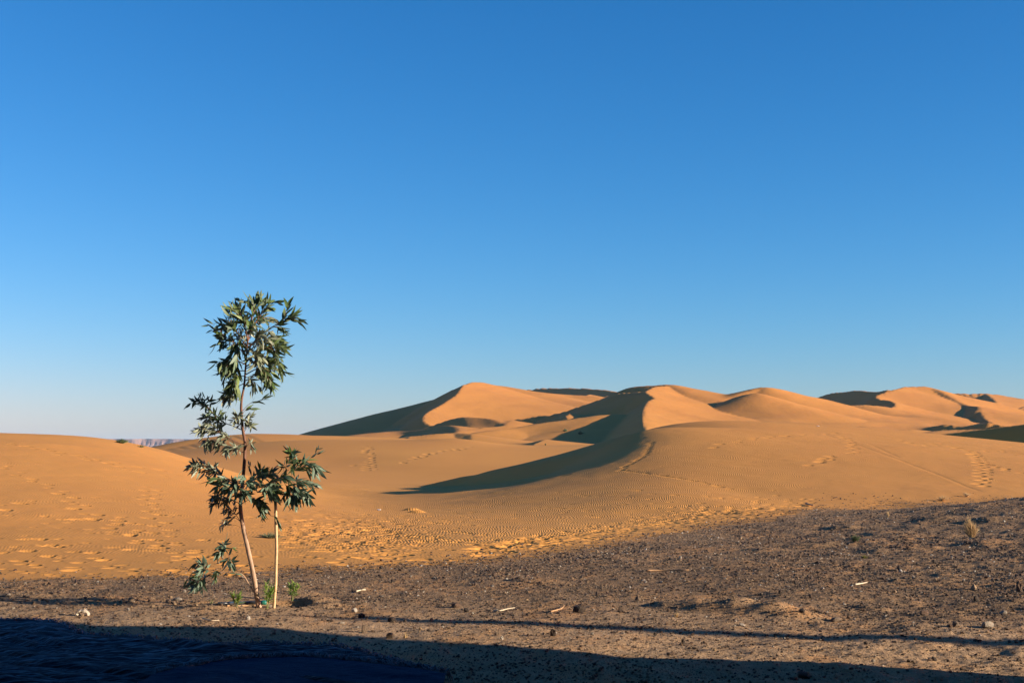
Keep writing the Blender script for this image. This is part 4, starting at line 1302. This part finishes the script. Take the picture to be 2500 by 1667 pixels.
branch([(591, 1200, 0), (600, 1180, -.12), (606, 1172, -.2)], 1.1 * R, 8, .09, .15, 4, 3, .10, 5, 65, -.2, .5)
branch([(589, 1215, 0), (593, 1205, -.14), (595, 1205, -.22)], 1.0 * R, 7, .10, .15, 4, 2, .08, 5, 70, -.4, .5)
branch([(588, 1205, 0), (610, 1180, .02), (630, 1160, .04), (640, 1150, .04)], 1.3 * R, 14, .07, .11, 1, 6, .09, 6, 55, .15)
branch([(588, 1222, 0), (612, 1195, -.02), (640, 1188, -.04), (665, 1178, -.05), (690, 1165, -.06), (720, 1145, -.08), (745, 1125, -.08)], 1.7 * R, 16, .09, .14, 1, 7, .12, 5, 50, .0)
branch([(612, 1195, -.02), (645, 1170, -.06), (664, 1150, -.08)], .9 * R, 6, .09, .14, 4, 2, .08, 4, 45, .1)
branch([(640, 1188, -.04), (650, 1190, -.1), (655, 1200, -.14)], .8 * R, 7, .10, .15, 4, 3, .08, 5, 60, -.3, .5)
branch([(662, 1180, -.05), (664, 1192, -.08), (668, 1205, -.09)], .7 * R, 6, .10, .15, 1, 2, .06, 4, 45, -.7, .5)
branch([(700, 1158, -.06), (698, 1140, -.08), (705, 1122, -.10), (715, 1108, -.1)], .9 * R, 10, .08, .12, 1, 4, .09, 6, 55, .1)
branch([(720, 1145, -.08), (735, 1140, -.06), (758, 1132, -.06), (775, 1142, -.05)], .8 * R, 6, .10, .16, 4, 3, .10, 4, 40, -.1)
branch([(745, 1130, -.08), (765, 1112, -.06), (782, 1108, -.06)], .5 * R, 3, .07, .10, 1, 1, .08, 3, 30, .3, .1)
branch([(680, 1172, -.05), (710, 1172, -.03), (740, 1175, -.02), (768, 1180, 0)], 1.0 * R, 8, .09, .14, 4, 3, .10, 4, 35, -.1)
branch([(700, 1172, -.04), (715, 1185, -.1), (722, 1200, -.12), (720, 1212, -.12)], .9 * R, 9, .10, .16, 4, 5, .11, 6, 55, -.35, .5)
branch([(690, 1170, -.04), (700, 1190, 0), (700, 1205, 0)], .8 * R, 6, .08, .12, 1, 3, .08, 5, 50, -.3)
branch([(725, 1190, -.1), (742, 1200, -.08), (750, 1212, -.08)], .6 * R, 6, .09, .14, 4, 3, .08, 4, 45, -.3)
branch([(588, 1230, 0), (612, 1218, -.05), (630, 1222, -.08), (636, 1238, -.1)], 1.0 * R, 12, .08, .12, 1, 5, .09, 7, 60, -.45, .5)
branch([(630, 1228, -.08), (638, 1245, -.1), (645, 1262, -.1)], .5 * R, 5, .05, .09, 1, 2, .05, 4, 50, -.3)
branch([(592, 1282, 0), (580, 1262, .02), (570, 1248, .04), (560, 1238, .04), (552, 1222, .04)], 1.0 * R, 12, .05, .09, 3, 5, .07, 5, 60, -.1)
branch([(590, 1275, 0), (572, 1262, -.03), (560, 1262, -.04), (553, 1272, -.05)], .7 * R, 7, .06, .10, 2, 2, .06, 3, 50, -.2)
branch([(593, 1290, 0), (575, 1282, 0), (550, 1280, 0), (537, 1296, 0)], .5 * R, 3, .05, .08, 2, 1, .05, 2, 30, -.1)
branch([(660, 1258, -.04), (672, 1262, -.06), (682, 1275, -.06)], .5 * R, 4, .07, .12, 1, 0, .06, 3, 45, -.4)
# the low branch that arches out from the foot
branch([(624, 1452, 0), (608, 1425, .0), (592, 1402, -.02), (575, 1396, -.03), (550, 1396, -.05), (528, 1400, -.06), (510, 1402, -.06)], 1.7 * R, 4, .06, .10, 4, 0, .1, 4, 50, .0, mat=BARK)
branch([(524, 1400, -.06), (510, 1392, -.07), (500, 1388, -.08), (495, 1376, -.08)], .8 * R, 9, .07, .11, 4, 5, .09, 6, 60, .0)
branch([(515, 1402, -.06), (500, 1410, -.06), (488, 1420, -.06), (478, 1428, -.06)], .9 * R, 10, .07, .11, 4, 6, .10, 6, 65, -.1)
branch([(500, 1410, -.06), (480, 1412, -.03), (465, 1420, -.02)], .7 * R, 6, .06, .09, 1, 3, .07, 5, 60, -.1)
branch([(524, 1400, -.06), (527, 1392, -.09), (524, 1410, -.1)], .6 * R, 5, .08, .11, 1, 1, .05, 4, 40, -.5, .6)
branch([(585, 1400, 0), (572, 1380, .02), (556, 1350, .03), (548, 1335, .03), (550, 1322, .03)], .9 * R, 8, .08, .12, 4, 3, .07, 5, 55, -.2)
branch([(556, 1350, .03), (562, 1366, .0), (568, 1378, 0)], .6 * R, 6, .09, .12, 4, 2, .06, 4, 50, -.4, .5)
branch([(548, 1338, .03), (540, 1350, .0), (530, 1352, 0)], .6 * R, 6, .07, .10, 1, 1, .06, 4, 50, -.2)
branch([(556, 1345, .03), (566, 1338, 0), (572, 1342, 0)], .4 * R, 3, .05, .08, 1, 0, .06, 4, 50, -.3)

TONES = [LEAF, LEAF, LEAFG, LEAFG, LEAFB]
variants = []
for k in range(8):
    V, Fc = leaf_geo(1.0, (.17, .20, .24, .28)[k % 4], (.10, .25, .4, -.05)[k // 2], .25, (-.12, .12, .2, -.22)[k % 4])
    for mi, mt in enumerate((LEAF, LEAFG, LEAFB)):
        me = bpy.data.meshes.new('leaf')
        me.from_pydata([tuple(v) for v in V], [], Fc)
        me.polygons.foreach_set('use_smooth', [True] * len(me.polygons))
        me.materials.append(mt); me.update()
        variants.append((k, mi, me))
vmap = {(k, mi): me for k, mi, me in variants}


def leaf_matrix(p, d, rnd, L):
    x = d
    y = rnd - x * rnd.dot(x)
    y.normalize()
    z = x.cross(y)
    M = Matrix((x, y, z)).transposed()
    return Matrix.Translation(p) @ M.to_4x4() @ Matrix.Scale(L, 4)


order = sorted(range(len(leaves)), key=lambda i: -leaves[i][3] - (0.05 if leaves[i][0].y < -0.02 else 0))
sep = set(order[:296])
mass = {0: ([], []), 1: ([], []), 2: ([], [])}
for i, (p, d, rnd, L, W, tone) in enumerate(leaves):
    mi = 0 if tone in (0, 1) else (2 if tone == 4 else 1)
    if tone == 0 and rl.random() < .15: mi = 2
    if tone == 1 and rl.random() < .35: mi = 2
    M = leaf_matrix(p, d, rnd, L)
    if i in sep:
        o = bpy.data.objects.new('leaf', vmap[(rl.randrange(8), mi)])
        C.objects.link(o)
        o.parent = tree
        o.matrix_basis = M
    else:
        V, Fc = mass[mi]
        leaf_geo(1.0, W / L, rl.uniform(-.05, .4), .25, rl.uniform(-.2, .2), M, V, Fc)
for mi, (V, Fc) in mass.items():
    if V:
        o = mesh_obj('foliage', V, Fc, (LEAF, LEAFG, LEAFB)[mi], tree)
        o['kind'] = 'stuff'

# ------------------------------------------------------------------ the cane
cq = hit(669, 1483)
cb = at(669, 1483, cq[1]); cb.z = ground_z(cb.x, cb.y)
cane = empty('cane_stake', cb)
tag(cane, 'tall pale dry cane stuck upright in the ground right of the young tree', 'stake')
cp_ = [at(px, py, cq[1]) - cb for px, py in [(668, 1492), (671, 1450), (673, 1428), (674, 1375), (675, 1335), (674, 1294), (673, 1240), (672, 1214), (670, 1180), (667, 1154)]]
P = smooth_path(cp_, 4)
V, Fc = tube_geo(P, [PXM * (3.8 + .15 * math.sin(i)) for i in range(len(P))], 10)
mesh_obj('shaft', V, Fc, CANE, cane)
for py in (1428, 1375, 1312, 1250, 1200):
    px = np.interp(py, [1154, 1214, 1294, 1375, 1492], [667, 672, 674, 674, 668])
    c_ = at(px, py, cq[1]) - cb
    V, Fc = tube_geo([c_ + Vector((0, 0, -.006)), c_, c_ + Vector((0, 0, .006))], [PXM * 3.7, PXM * 4.5, PXM * 3.7], 10)
    mesh_obj('node', V, Fc, CANE, cane)
SPL = simple('splintered_end', (0.07, 0.04, 0.025), 0.9, .2, 30)
V = []; Fc = []
tp0 = at(667, 1158, cq[1]) - cb
for k in range(5):
    a = k * 1.3
    q0 = tp0 + Vector((math.cos(a) * .009, math.sin(a) * .009, -.02)); q1 = q0 + Vector((rl.uniform(-.004, .004), rl.uniform(-.004, .004), .04 + .025 * rl.random()))
    tube_geo([q0, q1], [.006, .001], 5, V, Fc)
mesh_obj('splinters', V, Fc, SPL, cane)

# ------------------------------------------------------------------ sprouts
SPROUT = leaf_mat('sprout_leaf', (0.17, 0.28, 0.04), (0.32, 0.42, 0.09), (0.22, 0.30, 0.10), .35)
STEM = simple('sprout_stem', (0.20, 0.22, 0.08), .6)


def sprout(px, py, height_px, stems, nl, ll, label, lean=0.0, seed=1):
    rs = random.Random(seed)
    q = hit(px, py)
    b = Vector((q[0], q[1], ground_z(*q)))
    root = empty('leafy_sprout', b)
    tag(root, label, 'plant', None)
    s = q[1] / F
    leafm = []
    for k in range(3):
        V, Fc = leaf_geo(1.0, (.22, .3, .26)[k], (.3, .1, .5)[k], .25, (.1, -.1, .05)[k])
        me = bpy.data.meshes.new('leaf'); me.from_pydata([tuple(v) for v in V], [], Fc)
        me.polygons.foreach_set('use_smooth', [True] * len(me.polygons)); me.materials.append(SPROUT)
        leafm.append(me)
    for st in range(stems):
        h = height_px * s * rs.uniform(.65, 1.0)
        a = rs.uniform(0, 6.28)
        e = Vector((math.cos(a) * .05 * (stems > 1) + lean * h, math.sin(a) * .04, h))
        path = smooth_path([Vector((0, 0, -.02)), e * .5 + Vector((0, 0, .01)), e], 4)
        V, Fc = tube_geo(path, [.004 * (1 - .6 * i / (len(path) - 1)) for i in range(len(path))], 6)
        mesh_obj('stem', V, Fc, STEM, root)
        for k in range(nl):
            t = .3 + .7 * k / (nl - 1)
            f = t * (len(path) - 1); i = min(int(f), len(path) - 2)
            p = path[i].lerp(path[i + 1], f - i)
            ph = k * 2.4 + rs.random() * .5
            el = math.radians(15 + 55 * t + rs.uniform(-12, 12))
            d = Vector((math.cos(ph) * math.cos(el), math.sin(ph) * math.cos(el), math.sin(el)))
            L = ll * rs.uniform(.75, 1.15) * (1 - .25 * t)
            o = bpy.data.objects.new('leaf', leafm[rs.randrange(3)])
            C.objects.link(o); o.parent = root
            o.matrix_basis = leaf_matrix(p, d, Vector((-math.sin(ph), math.cos(ph), rs.uniform(-.3, .3))), L)


sprout(578, 1482, 32, 4, 14, .090, 'small bright green sprout left of the trunk beside the black hose', 0, 3)
sprout(652, 1485, 58, 3, 18, .100, 'tallest bright green sprout between the trunk and the cane', .06, 4)
sprout(712, 1467, 44, 4, 15, .095, 'green sprout growing at the planting hole right of the cane', .25, 5)
sprout(517, 1472, 8, 2, 6, .035, 'tiny yellow green seedling left of the black hose end', 0, 6)

# ------------------------------------------------------------------ irrigation hose
HOSE = simple('black_hose', (0.03, 0.035, 0.045), .35, .1, 20, 0, .5)
GREEN = simple('green_plastic', (0.02, 0.16, 0.12), .4, .1, 20, 0, .5)
hp = []
for px, py in [(533, 1477), (560, 1476), (590, 1475), (615, 1474), (640, 1474)]:
    q = hit(px, py); hp.append(Vector((q[0], q[1], ground_z(*q) + .016)))
hb = hp[0].copy()
hose = empty('irrigation_hose', hb)
tag(hose, 'black irrigation hose with a green end piece lying behind the foot of the tree', 'hose')
P = smooth_path([p - hb for p in hp], 5)
V, Fc = tube_geo(P, [.018] * len(P), 12); mesh_obj('tube', V, Fc, HOSE, hose)
d = (P[-1] - P[-2]).normalized()
V, Fc = tube_geo([P[-1] - d * .01, P[-1] + d * .005, P[-1] + d * .035, P[-1] + d * .045], [.021, .024, .024, .018], 14)
mesh_obj('end_piece', V, Fc, GREEN, hose)
q = hit(548, 1479)
STK = simple('thin_stick', (0.42, 0.25, 0.13), .8, .2, 20)


def stick(pts, r, mat, label, cat='stick', name='dry_stick', lift=.006, forks=()):
    W = []
    for px, py in pts:
        q = hit(px, py); W.append(Vector((q[0], q[1], ground_z(*q) + r + lift)))
    b = W[0].copy()
    P = smooth_path([p - b for p in W], 4)
    V, Fc = tube_geo(P, [r * (1 - .5 * i / (len(P) - 1)) for i in range(len(P))], 7)
    for f, dx, dy, dz in forks:
        p = P[int(f * (len(P) - 1))]
        tube_geo([p, p + Vector((dx, dy, dz))], [r * .6, r * .25], 6, V, Fc)
    o = mesh_obj(name, V, Fc, mat)
    o.location = b
    tag(o, label, cat)


WST = simple('bleached_wood', (0.52, 0.43, 0.31), .8, .1, 20)
stick([(555, 1481), (600, 1481), (624, 1480)], .007, STK, 'thin brown stick lying in front of the black hose')
stick([(2088, 1429), (2102, 1427), (2117, 1424)], .010, WST, 'long bleached white stick lying on the gravel at the right', forks=((.5, .02, .03, 0),))
stick([(870, 1446), (880, 1443), (893, 1442)], .009, WST, 'short bleached white stick on the gravel right of the tree', forks=((.6, .05, .04, .01),))
stick([(1205, 1493), (1222, 1493), (1238, 1489), (1256, 1486)], .008, WST, 'pale bent twig left of the widest black block', cat='twig', forks=((.3, -.05, .05, .02),))
stick([(1576, 1395), (1620, 1395), (1682, 1394)], .012, STK, 'long thin dark twig lying across the upper gravel slope', cat='twig')
stick([(1968, 1232), (1986, 1237)], .03, STK, 'short dark stick on the sand above the gravel edge')
stick([(495, 1512), (515, 1517), (535, 1516)], .006, WST, 'pale root thread on the ground left of the white stone', cat='root')
stick([(1345, 1495), (1370, 1488), (1378, 1480)], .007, STK, 'dark bent twig beside the widest black block', cat='twig')

# scraps of litter on the sand
LIT = simple('white_scrap', (0.8, 0.78, 0.74), .6, .05)


def scrap(px, py, w, label):
    q = hit(px, py); s = q[1] / F; W_ = w * s
    V = []; Fc = []
    n = 4
    for i in range(n + 1):
        for j in range(n + 1):
            V.append(((i / n - .5) * W_, (j / n - .5) * W_ * .7, .3 * W_ * (0.5 + .5 * math.sin(i * 2.1 + j * 1.3)) + .01))
    for i in range(n):
        for j in range(n):
            a = i * (n + 1) + j
            Fc.append((a, a + n + 1, a + n + 2, a + 1))
    o = mesh_obj('paper_scrap', V, Fc, LIT)
    md = o.modifiers.new('thickness', 'SOLIDIFY'); md.thickness = .004
    o.location = (q[0], q[1], ground_z(*q))
    tag(o, label, 'litter')


scrap(925, 1246, 9, 'white scrap of litter lying on the rippled sand right of the tree')
scrap(1997, 1041, 6, 'tiny white scrap lying on top of the crescent dune')

# ------------------------------------------------------------------ dry grass, shrubs
STRAW = simple('dry_straw', (0.58, 0.40, 0.20), .7, .15, 10)
DGREEN = simple('desert_shrub_green', (0.10, 0.13, 0.055), .7, .2, 10)
YGREEN = simple('yellow_herb', (0.28, 0.26, 0.06), .7, .2, 10)
SGREY = simple('grey_shrub', (0.16, 0.17, 0.09), .8, .2, 10)


def tuft(px, py, hgt_px, wid_px, n, mat, label, cat='grass', name='dry_grass_tuft', lean=0.0, seed=3, thick=.0016, curl=.3):
    rs = random.Random(seed)
    q = hit(px, py)
    if q is None: return
    s = q[1] / F
    V = []; Fc = []
    for k in range(n):
        a = rs.uniform(0, 6.28)
        rr_ = rs.random() ** .7
        h = hgt_px * s * rs.uniform(.35, 1.0) * (1.15 - .5 * rr_)
        tip = Vector((math.cos(a) * wid_px * s * .5 * rr_ * rs.uniform(.6, 1.4) + lean * h, math.sin(a) * wid_px * s * .4 * rr_, h))
        b0 = Vector((math.cos(a) * wid_px * s * .10 * rs.random(), math.sin(a) * wid_px * s * .1 * rs.random(), -.01))
        mid = b0.lerp(tip, .5) + Vector((-math.cos(a) * curl * .1 * h, 0, h * .10))
        w = thick * rs.uniform(.7, 1.5)
        tube_geo([b0, mid, tip], [w, w * .8, w * .2], 3, V, Fc, cap=False)
    o = mesh_obj(name, V, Fc, mat)
    o.location = (q[0], q[1], ground_z(*q))
    tag(o, label, cat)


tuft(2372, 1312, 52, 44, 260, STRAW, 'tall straw coloured dry grass tuft on the dark slope at the right', lean=-.15, thick=.004)
tuft(2168, 1262, 16, 10, 40, STRAW, 'short pale grass blades near the crest of the gravel slope', seed=5, thick=.003)
tuft(2300, 1222, 14, 40, 90, STRAW, 'low dry grass clump on sand just beyond the gravel crest', seed=6, thick=.005)
tuft(2360, 1212, 12, 26, 60, STRAW, 'low dry grass clump nearest the right edge beyond the gravel crest', seed=7, thick=.005)
tuft(2088, 1322, 20, 26, 110, DGREEN, 'dark green wispy shrub on the gravel slope', 'shrub', 'desert_shrub', seed=8, thick=.004)
tuft(2110, 1362, 9, 18, 60, YGREEN, 'yellow green herb low on the gravel slope under the wispy shrub', 'herb', 'desert_herb', seed=9, thick=.003)
tuft(1652, 1505, 12, 24, 40, STRAW, 'thin straw wisps lying by the thin shadow near the middle', seed=10, thick=.0018)
tuft(990, 1556, 14, 16, 30, STRAW, 'small straw wisps right of the stone on the shadow edge', seed=11, thick=.0018)
tuft(660, 1313, 16, 60, 160, SGREY, 'low grey green shrub on the sand behind the cane', 'shrub', 'desert_shrub', seed=12, thick=.005)
tuft(297, 1082, 11, 34, 220, DGREEN, 'green bush on the crest of the left dune', 'bush', 'desert_bush', seed=13, thick=.016)
tuft(345, 1092, 6, 16, 80, DGREEN, 'tiny bush right of the larger one on the left dune crest', 'bush', 'desert_bush', seed=14, thick=.012)
tuft(1417, 1060, 8, 16, 90, DGREEN, 'right one of two bushes on the far orange slope between the peaks', 'bush', 'desert_bush', seed=15, thick=.12)
tuft(1380, 1053, 7, 12, 80, DGREEN, 'left one of two bushes on the far orange slope between the peaks', 'bush', 'desert_bush', seed=16, thick=.12)
tuft(1332, 1087, 7, 4, 30, DGREEN, 'small dark shrub standing on the low dune in the middle', 'shrub', 'desert_shrub', seed=17, thick=.05)

# ------------------------------------------------------------------ rugs in the shade, bottom left
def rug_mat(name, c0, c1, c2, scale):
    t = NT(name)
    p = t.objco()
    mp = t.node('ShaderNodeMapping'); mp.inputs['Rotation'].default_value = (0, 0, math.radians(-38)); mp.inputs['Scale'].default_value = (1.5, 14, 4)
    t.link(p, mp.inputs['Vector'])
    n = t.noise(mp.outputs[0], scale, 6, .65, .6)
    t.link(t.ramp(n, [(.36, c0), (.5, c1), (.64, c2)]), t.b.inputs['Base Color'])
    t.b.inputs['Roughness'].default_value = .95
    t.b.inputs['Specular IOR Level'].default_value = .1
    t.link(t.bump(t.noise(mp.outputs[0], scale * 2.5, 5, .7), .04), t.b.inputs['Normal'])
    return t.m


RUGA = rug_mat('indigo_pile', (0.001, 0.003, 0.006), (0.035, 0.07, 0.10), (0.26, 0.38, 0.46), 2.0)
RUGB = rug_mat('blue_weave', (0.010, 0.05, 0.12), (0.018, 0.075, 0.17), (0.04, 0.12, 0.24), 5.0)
THR = simple('rug_fringe', (0.16, 0.19, 0.23), .9, .2, 20)
THB = simple('dark_fringe', (0.16, 0.18, 0.21), .9, .2, 20)


def rug(name, top, bottom_Y, label, mat, wr, fold, thick, fr_n, fr_mat, seed, res=260, z_up=0.02):
    """a rug whose far edge runs through pixels of the photograph and which spreads toward the camera"""
    W = [hit(*p) for p in top]
    xs_ = np.array([w[0] for w in W]); ys_ = np.array([w[1] for w in W])
    x0, x1 = xs_[0], xs_[-1]
    nx, ny = res, int(res * .7)
    gx = np.linspace(x0, x1, nx)
    topy = np.interp(gx, xs_, ys_) + .04 * fbm(gx * 3, gx * 0 + seed, seed, 3)
    T = np.linspace(0, 1, ny)
    Xr = np.repeat(gx[None], ny, 0)
    Yr = topy[None] + (np.minimum(bottom_Y, topy - .05)[None] - topy[None]) * T[:, None]
    a = math.radians(38)
    u = Xr * math.cos(a) - Yr * math.sin(a) + .35 * fbm(Xr * 1.1, Yr * 1.1, seed + 5, 3); v = Xr * math.sin(a) + Yr * math.cos(a)
    v = v + .25 * fbm(Xr * .9 + 3, Yr * .9, seed + 6, 3)
    H = np.abs(fbm(u * .9, v * 5.5, seed + 1, 4)) * wr + np.clip(fbm(u * .5, v * 2.2, seed + 2, 2), 0, 1) * fold
    edge = np.minimum(1, np.minimum(T[:, None] * 14, 1)) 
    Zr = bilinear(Z0, Xr, Yr) + z_up + H * edge + .004
    V = np.stack([Xr, Yr, Zr], -1).reshape(-1, 3)
    b = V[nx // 2].copy()
    idx = np.arange(nx * ny).reshape(ny, nx)
    q = np.stack([idx[:-1, :-1], idx[1:, :-1], idx[1:, 1:], idx[:-1, 1:]], -1).reshape(-1, 4)
    root = empty(name, b)
    tag(root, label, 'rug')
    o = mesh_obj('cloth', V - b, q.tolist(), mat, root)
    md = o.modifiers.new('thickness', 'SOLIDIFY'); md.thickness = thick; md.offset = -1
    rs = random.Random(seed)
    Vf = []; Ff = []
    for k in range(fr_n):
        i = rs.uniform(0, nx - 1); j = int(i)
        p = Vector((gx[j], topy[j] - .02, 0)); p.z = Zr[1, j]
        L = rs.uniform(.05, .13)
        an = rs.gauss(math.pi * .45, .5)
        e = p + Vector((math.cos(an) * L, math.sin(an) * L, 0))
        m = p.lerp(e, .5) + Vector((rs.uniform(-.02, .02), 0, rs.uniform(.0, .03)))
        e.z = ground_z(e.x, e.y) + .006
        tube_geo([p - Vector(b), m - Vector(b), e - Vector(b)], [.004, .0035, .002], 4, Vf, Ff, cap=False)
    f = mesh_obj('fringe', Vf, Ff, fr_mat, root)
    f['kind'] = 'stuff'


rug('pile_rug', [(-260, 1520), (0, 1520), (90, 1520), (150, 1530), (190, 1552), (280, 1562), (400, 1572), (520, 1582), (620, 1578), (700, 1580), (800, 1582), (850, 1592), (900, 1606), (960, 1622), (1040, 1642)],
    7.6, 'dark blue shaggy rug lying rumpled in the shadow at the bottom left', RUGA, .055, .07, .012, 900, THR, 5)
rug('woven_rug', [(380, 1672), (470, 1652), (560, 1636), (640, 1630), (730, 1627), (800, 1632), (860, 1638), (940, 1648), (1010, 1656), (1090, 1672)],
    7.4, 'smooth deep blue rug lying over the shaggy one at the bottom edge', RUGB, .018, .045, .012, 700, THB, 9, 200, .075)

# ------------------------------------------------------------------ unseen shadow casters: an added tent, and a pole read from its shadow
WALLM = simple('mud_plaster', (0.30, 0.19, 0.12), .95, .15, 3, .01)
CLOTH = simple('tent_cloth', (0.05, 0.04, 0.038), .95, .2, 8, .004)
POLE = simple('weathered_pole', (0.20, 0.14, 0.09), .8, .2, 10, .004)


def shadow_casters():
    k = math.tan(SUN_EL) / math.cos(SUN_BACK); m = math.tan(SUN_BACK)
    XW = 7.0
    prof = []
    for px, py in [(-900, 1448), (-500, 1470), (-200, 1494), (0, 1509), (120, 1515), (260, 1528), (400, 1528), (640, 1529), (800, 1545), (1000, 1562), (1200, 1574), (1500, 1602), (1650, 1607), (1860, 1613), (2100, 1622), (2200, 1630), (2500, 1652), (2900, 1690)]:
        q = hit(px, py)
        g = ground_z(*q)
        t = XW - q[0]
        prof.append((q[1] - m * t, g + k * t))
    prof.append((prof[-1][0] - .2, 0.0)); prof.append((prof[-1][0], -.3))
    top = 5.9
    pts = [(-14, -.3), (-14, top), (9.7, top), (10.2, prof[0][1] + .5)] + prof
    n = len(pts)
    root = empty('shadow_tent', (XW, 0, 0))  # made-up tent standing in for the unknown caster of the big shadow
    tag(root, 'unseen dark cloth tent added to shade the foreground and block sky light', 'tent')
    V = [(0, y, z) for y, z in pts] + [(.05, y, z) for y, z in pts]
    Fc = [tuple(range(n))[::-1], tuple(range(n, 2 * n))] + [(i, (i + 1) % n, n + (i + 1) % n, n + i) for i in range(n)]
    mesh_obj('shade_wall', V, Fc, CLOTH, root, smooth=False)  # edge shaped by tracing the wanted shadow line back toward the sun
    # canopy and walls added to keep sky light off the shaded foreground
    V = []; Fc = []
    nx, ny = 24, 14
    for i in range(nx + 1):
        for j in range(ny + 1):
            x = .05 - 15.0 * i / nx; y = -14 + 23.6 * j / ny
            sag = (.18 * math.sin(math.pi * i / nx * 3) ** 2 + .1 * math.sin(math.pi * j / ny * 2) ** 2) * (1 - (j / ny) ** 3)
            V.append((x, y, top + .03 - sag))
    for i in range(nx):
        for j in range(ny):
            a = i * (ny + 1) + j
            Fc.append((a, a + 1, a + ny + 2, a + ny + 1))
    o = mesh_obj('sky_block_roof', V, Fc, CLOTH, root)
    md = o.modifiers.new('thickness', 'SOLIDIFY'); md.thickness = .02
    V = [(x, y, z) for y in (-14.1, -14.02) for x, z in ((0, -.3), (-15, -.3), (-15, top - .1), (0, top - .1))]
    mesh_obj('back_wall', V, [(0, 1, 2, 3), (7, 6, 5, 4), (0, 4, 5, 1), (1, 5, 6, 2), (2, 6, 7, 3), (3, 7, 4, 0)], CLOTH, root, smooth=False)
    mesh_obj('shade_wall', [(x, y, z) for x in (-15.05, -15) for y, z in ((-14, -.3), (9.6, -.3), (9.6, top - .4), (9.4, top - .05), (-14, top - .05))],
             [(0, 1, 2, 3, 4), (9, 8, 7, 6, 5), (0, 5, 6, 1), (1, 6, 7, 2), (2, 7, 8, 3), (3, 8, 9, 4), (4, 9, 5, 0)], CLOTH, root, smooth=False)  # left-hand sheet, added to cut ambient light from that side
    for x, y in ((-14.8, 9.2), (-14.8, 4.5), (-14.8, 0.0)):
        V, Fc = tube_geo([Vector((x, y, -.2)), Vector((x, y, top - .02))], [.06, .05], 10)
        mesh_obj('tent_pole', V, Fc, POLE, root)
    # a thick pole farther off, its shadow is the thin band across the gravel
    a = hit(770, 1506); b = hit(2500, 1566)
    dx, dy = b[0] - a[0], b[1] - a[1]
    t = 22.0
    bx = a[0] + t; by = a[1] + dy / dx * t
    H = t * k + ground_z(*a)
    tipx, tipy = a[0] + t, a[1] - m * t
    V, Fc = tube_geo(smooth_path([Vector((0, 0, -1.2)), Vector(((tipx - bx) * .5, (tipy - by) * .5, H * .5)), Vector((tipx - bx, tipy - by, H))], 6), [.05 + .012 * i for i in range(13)], 12)
    o = mesh_obj('leaning_pole', V, Fc, POLE)
    o.location = (bx, by, 0)
    tag(o, 'thick weathered pole standing beyond the added tent right of the frame', 'pole')


shadow_casters()

# ------------------------------------------------------------------ haze
def haze():
    me = bpy.data.meshes.new('haze')
    bm = bmesh.new()
    bmesh.ops.create_cube(bm, size=1.0)
    bm.to_mesh(me); bm.free()
    o = bpy.data.objects.new('haze', me)
    C.objects.link(o)
    z0, z1 = -48.0, 122.0
    o.scale = (44000, 44000, z1 - z0)
    o.location = (0, 0, (z0 + z1) / 2)
    m = bpy.data.materials.new('haze'); m.use_nodes = True
    nt = m.node_tree; nt.nodes.clear()
    out = nt.nodes.new('ShaderNodeOutputMaterial')
    pv = nt.nodes.new('ShaderNodeVolumePrincipled')
    pv.inputs['Color'].default_value = (0.50, 0.72, 1.0, 1)
    pv.inputs['Density'].default_value = 0.000032
    pv.inputs['Anisotropy'].default_value = 0.0
    nt.links.new(pv.outputs[0], out.inputs['Volume'])
    me.materials.append(m)
    o['kind'] = 'stuff'


haze()
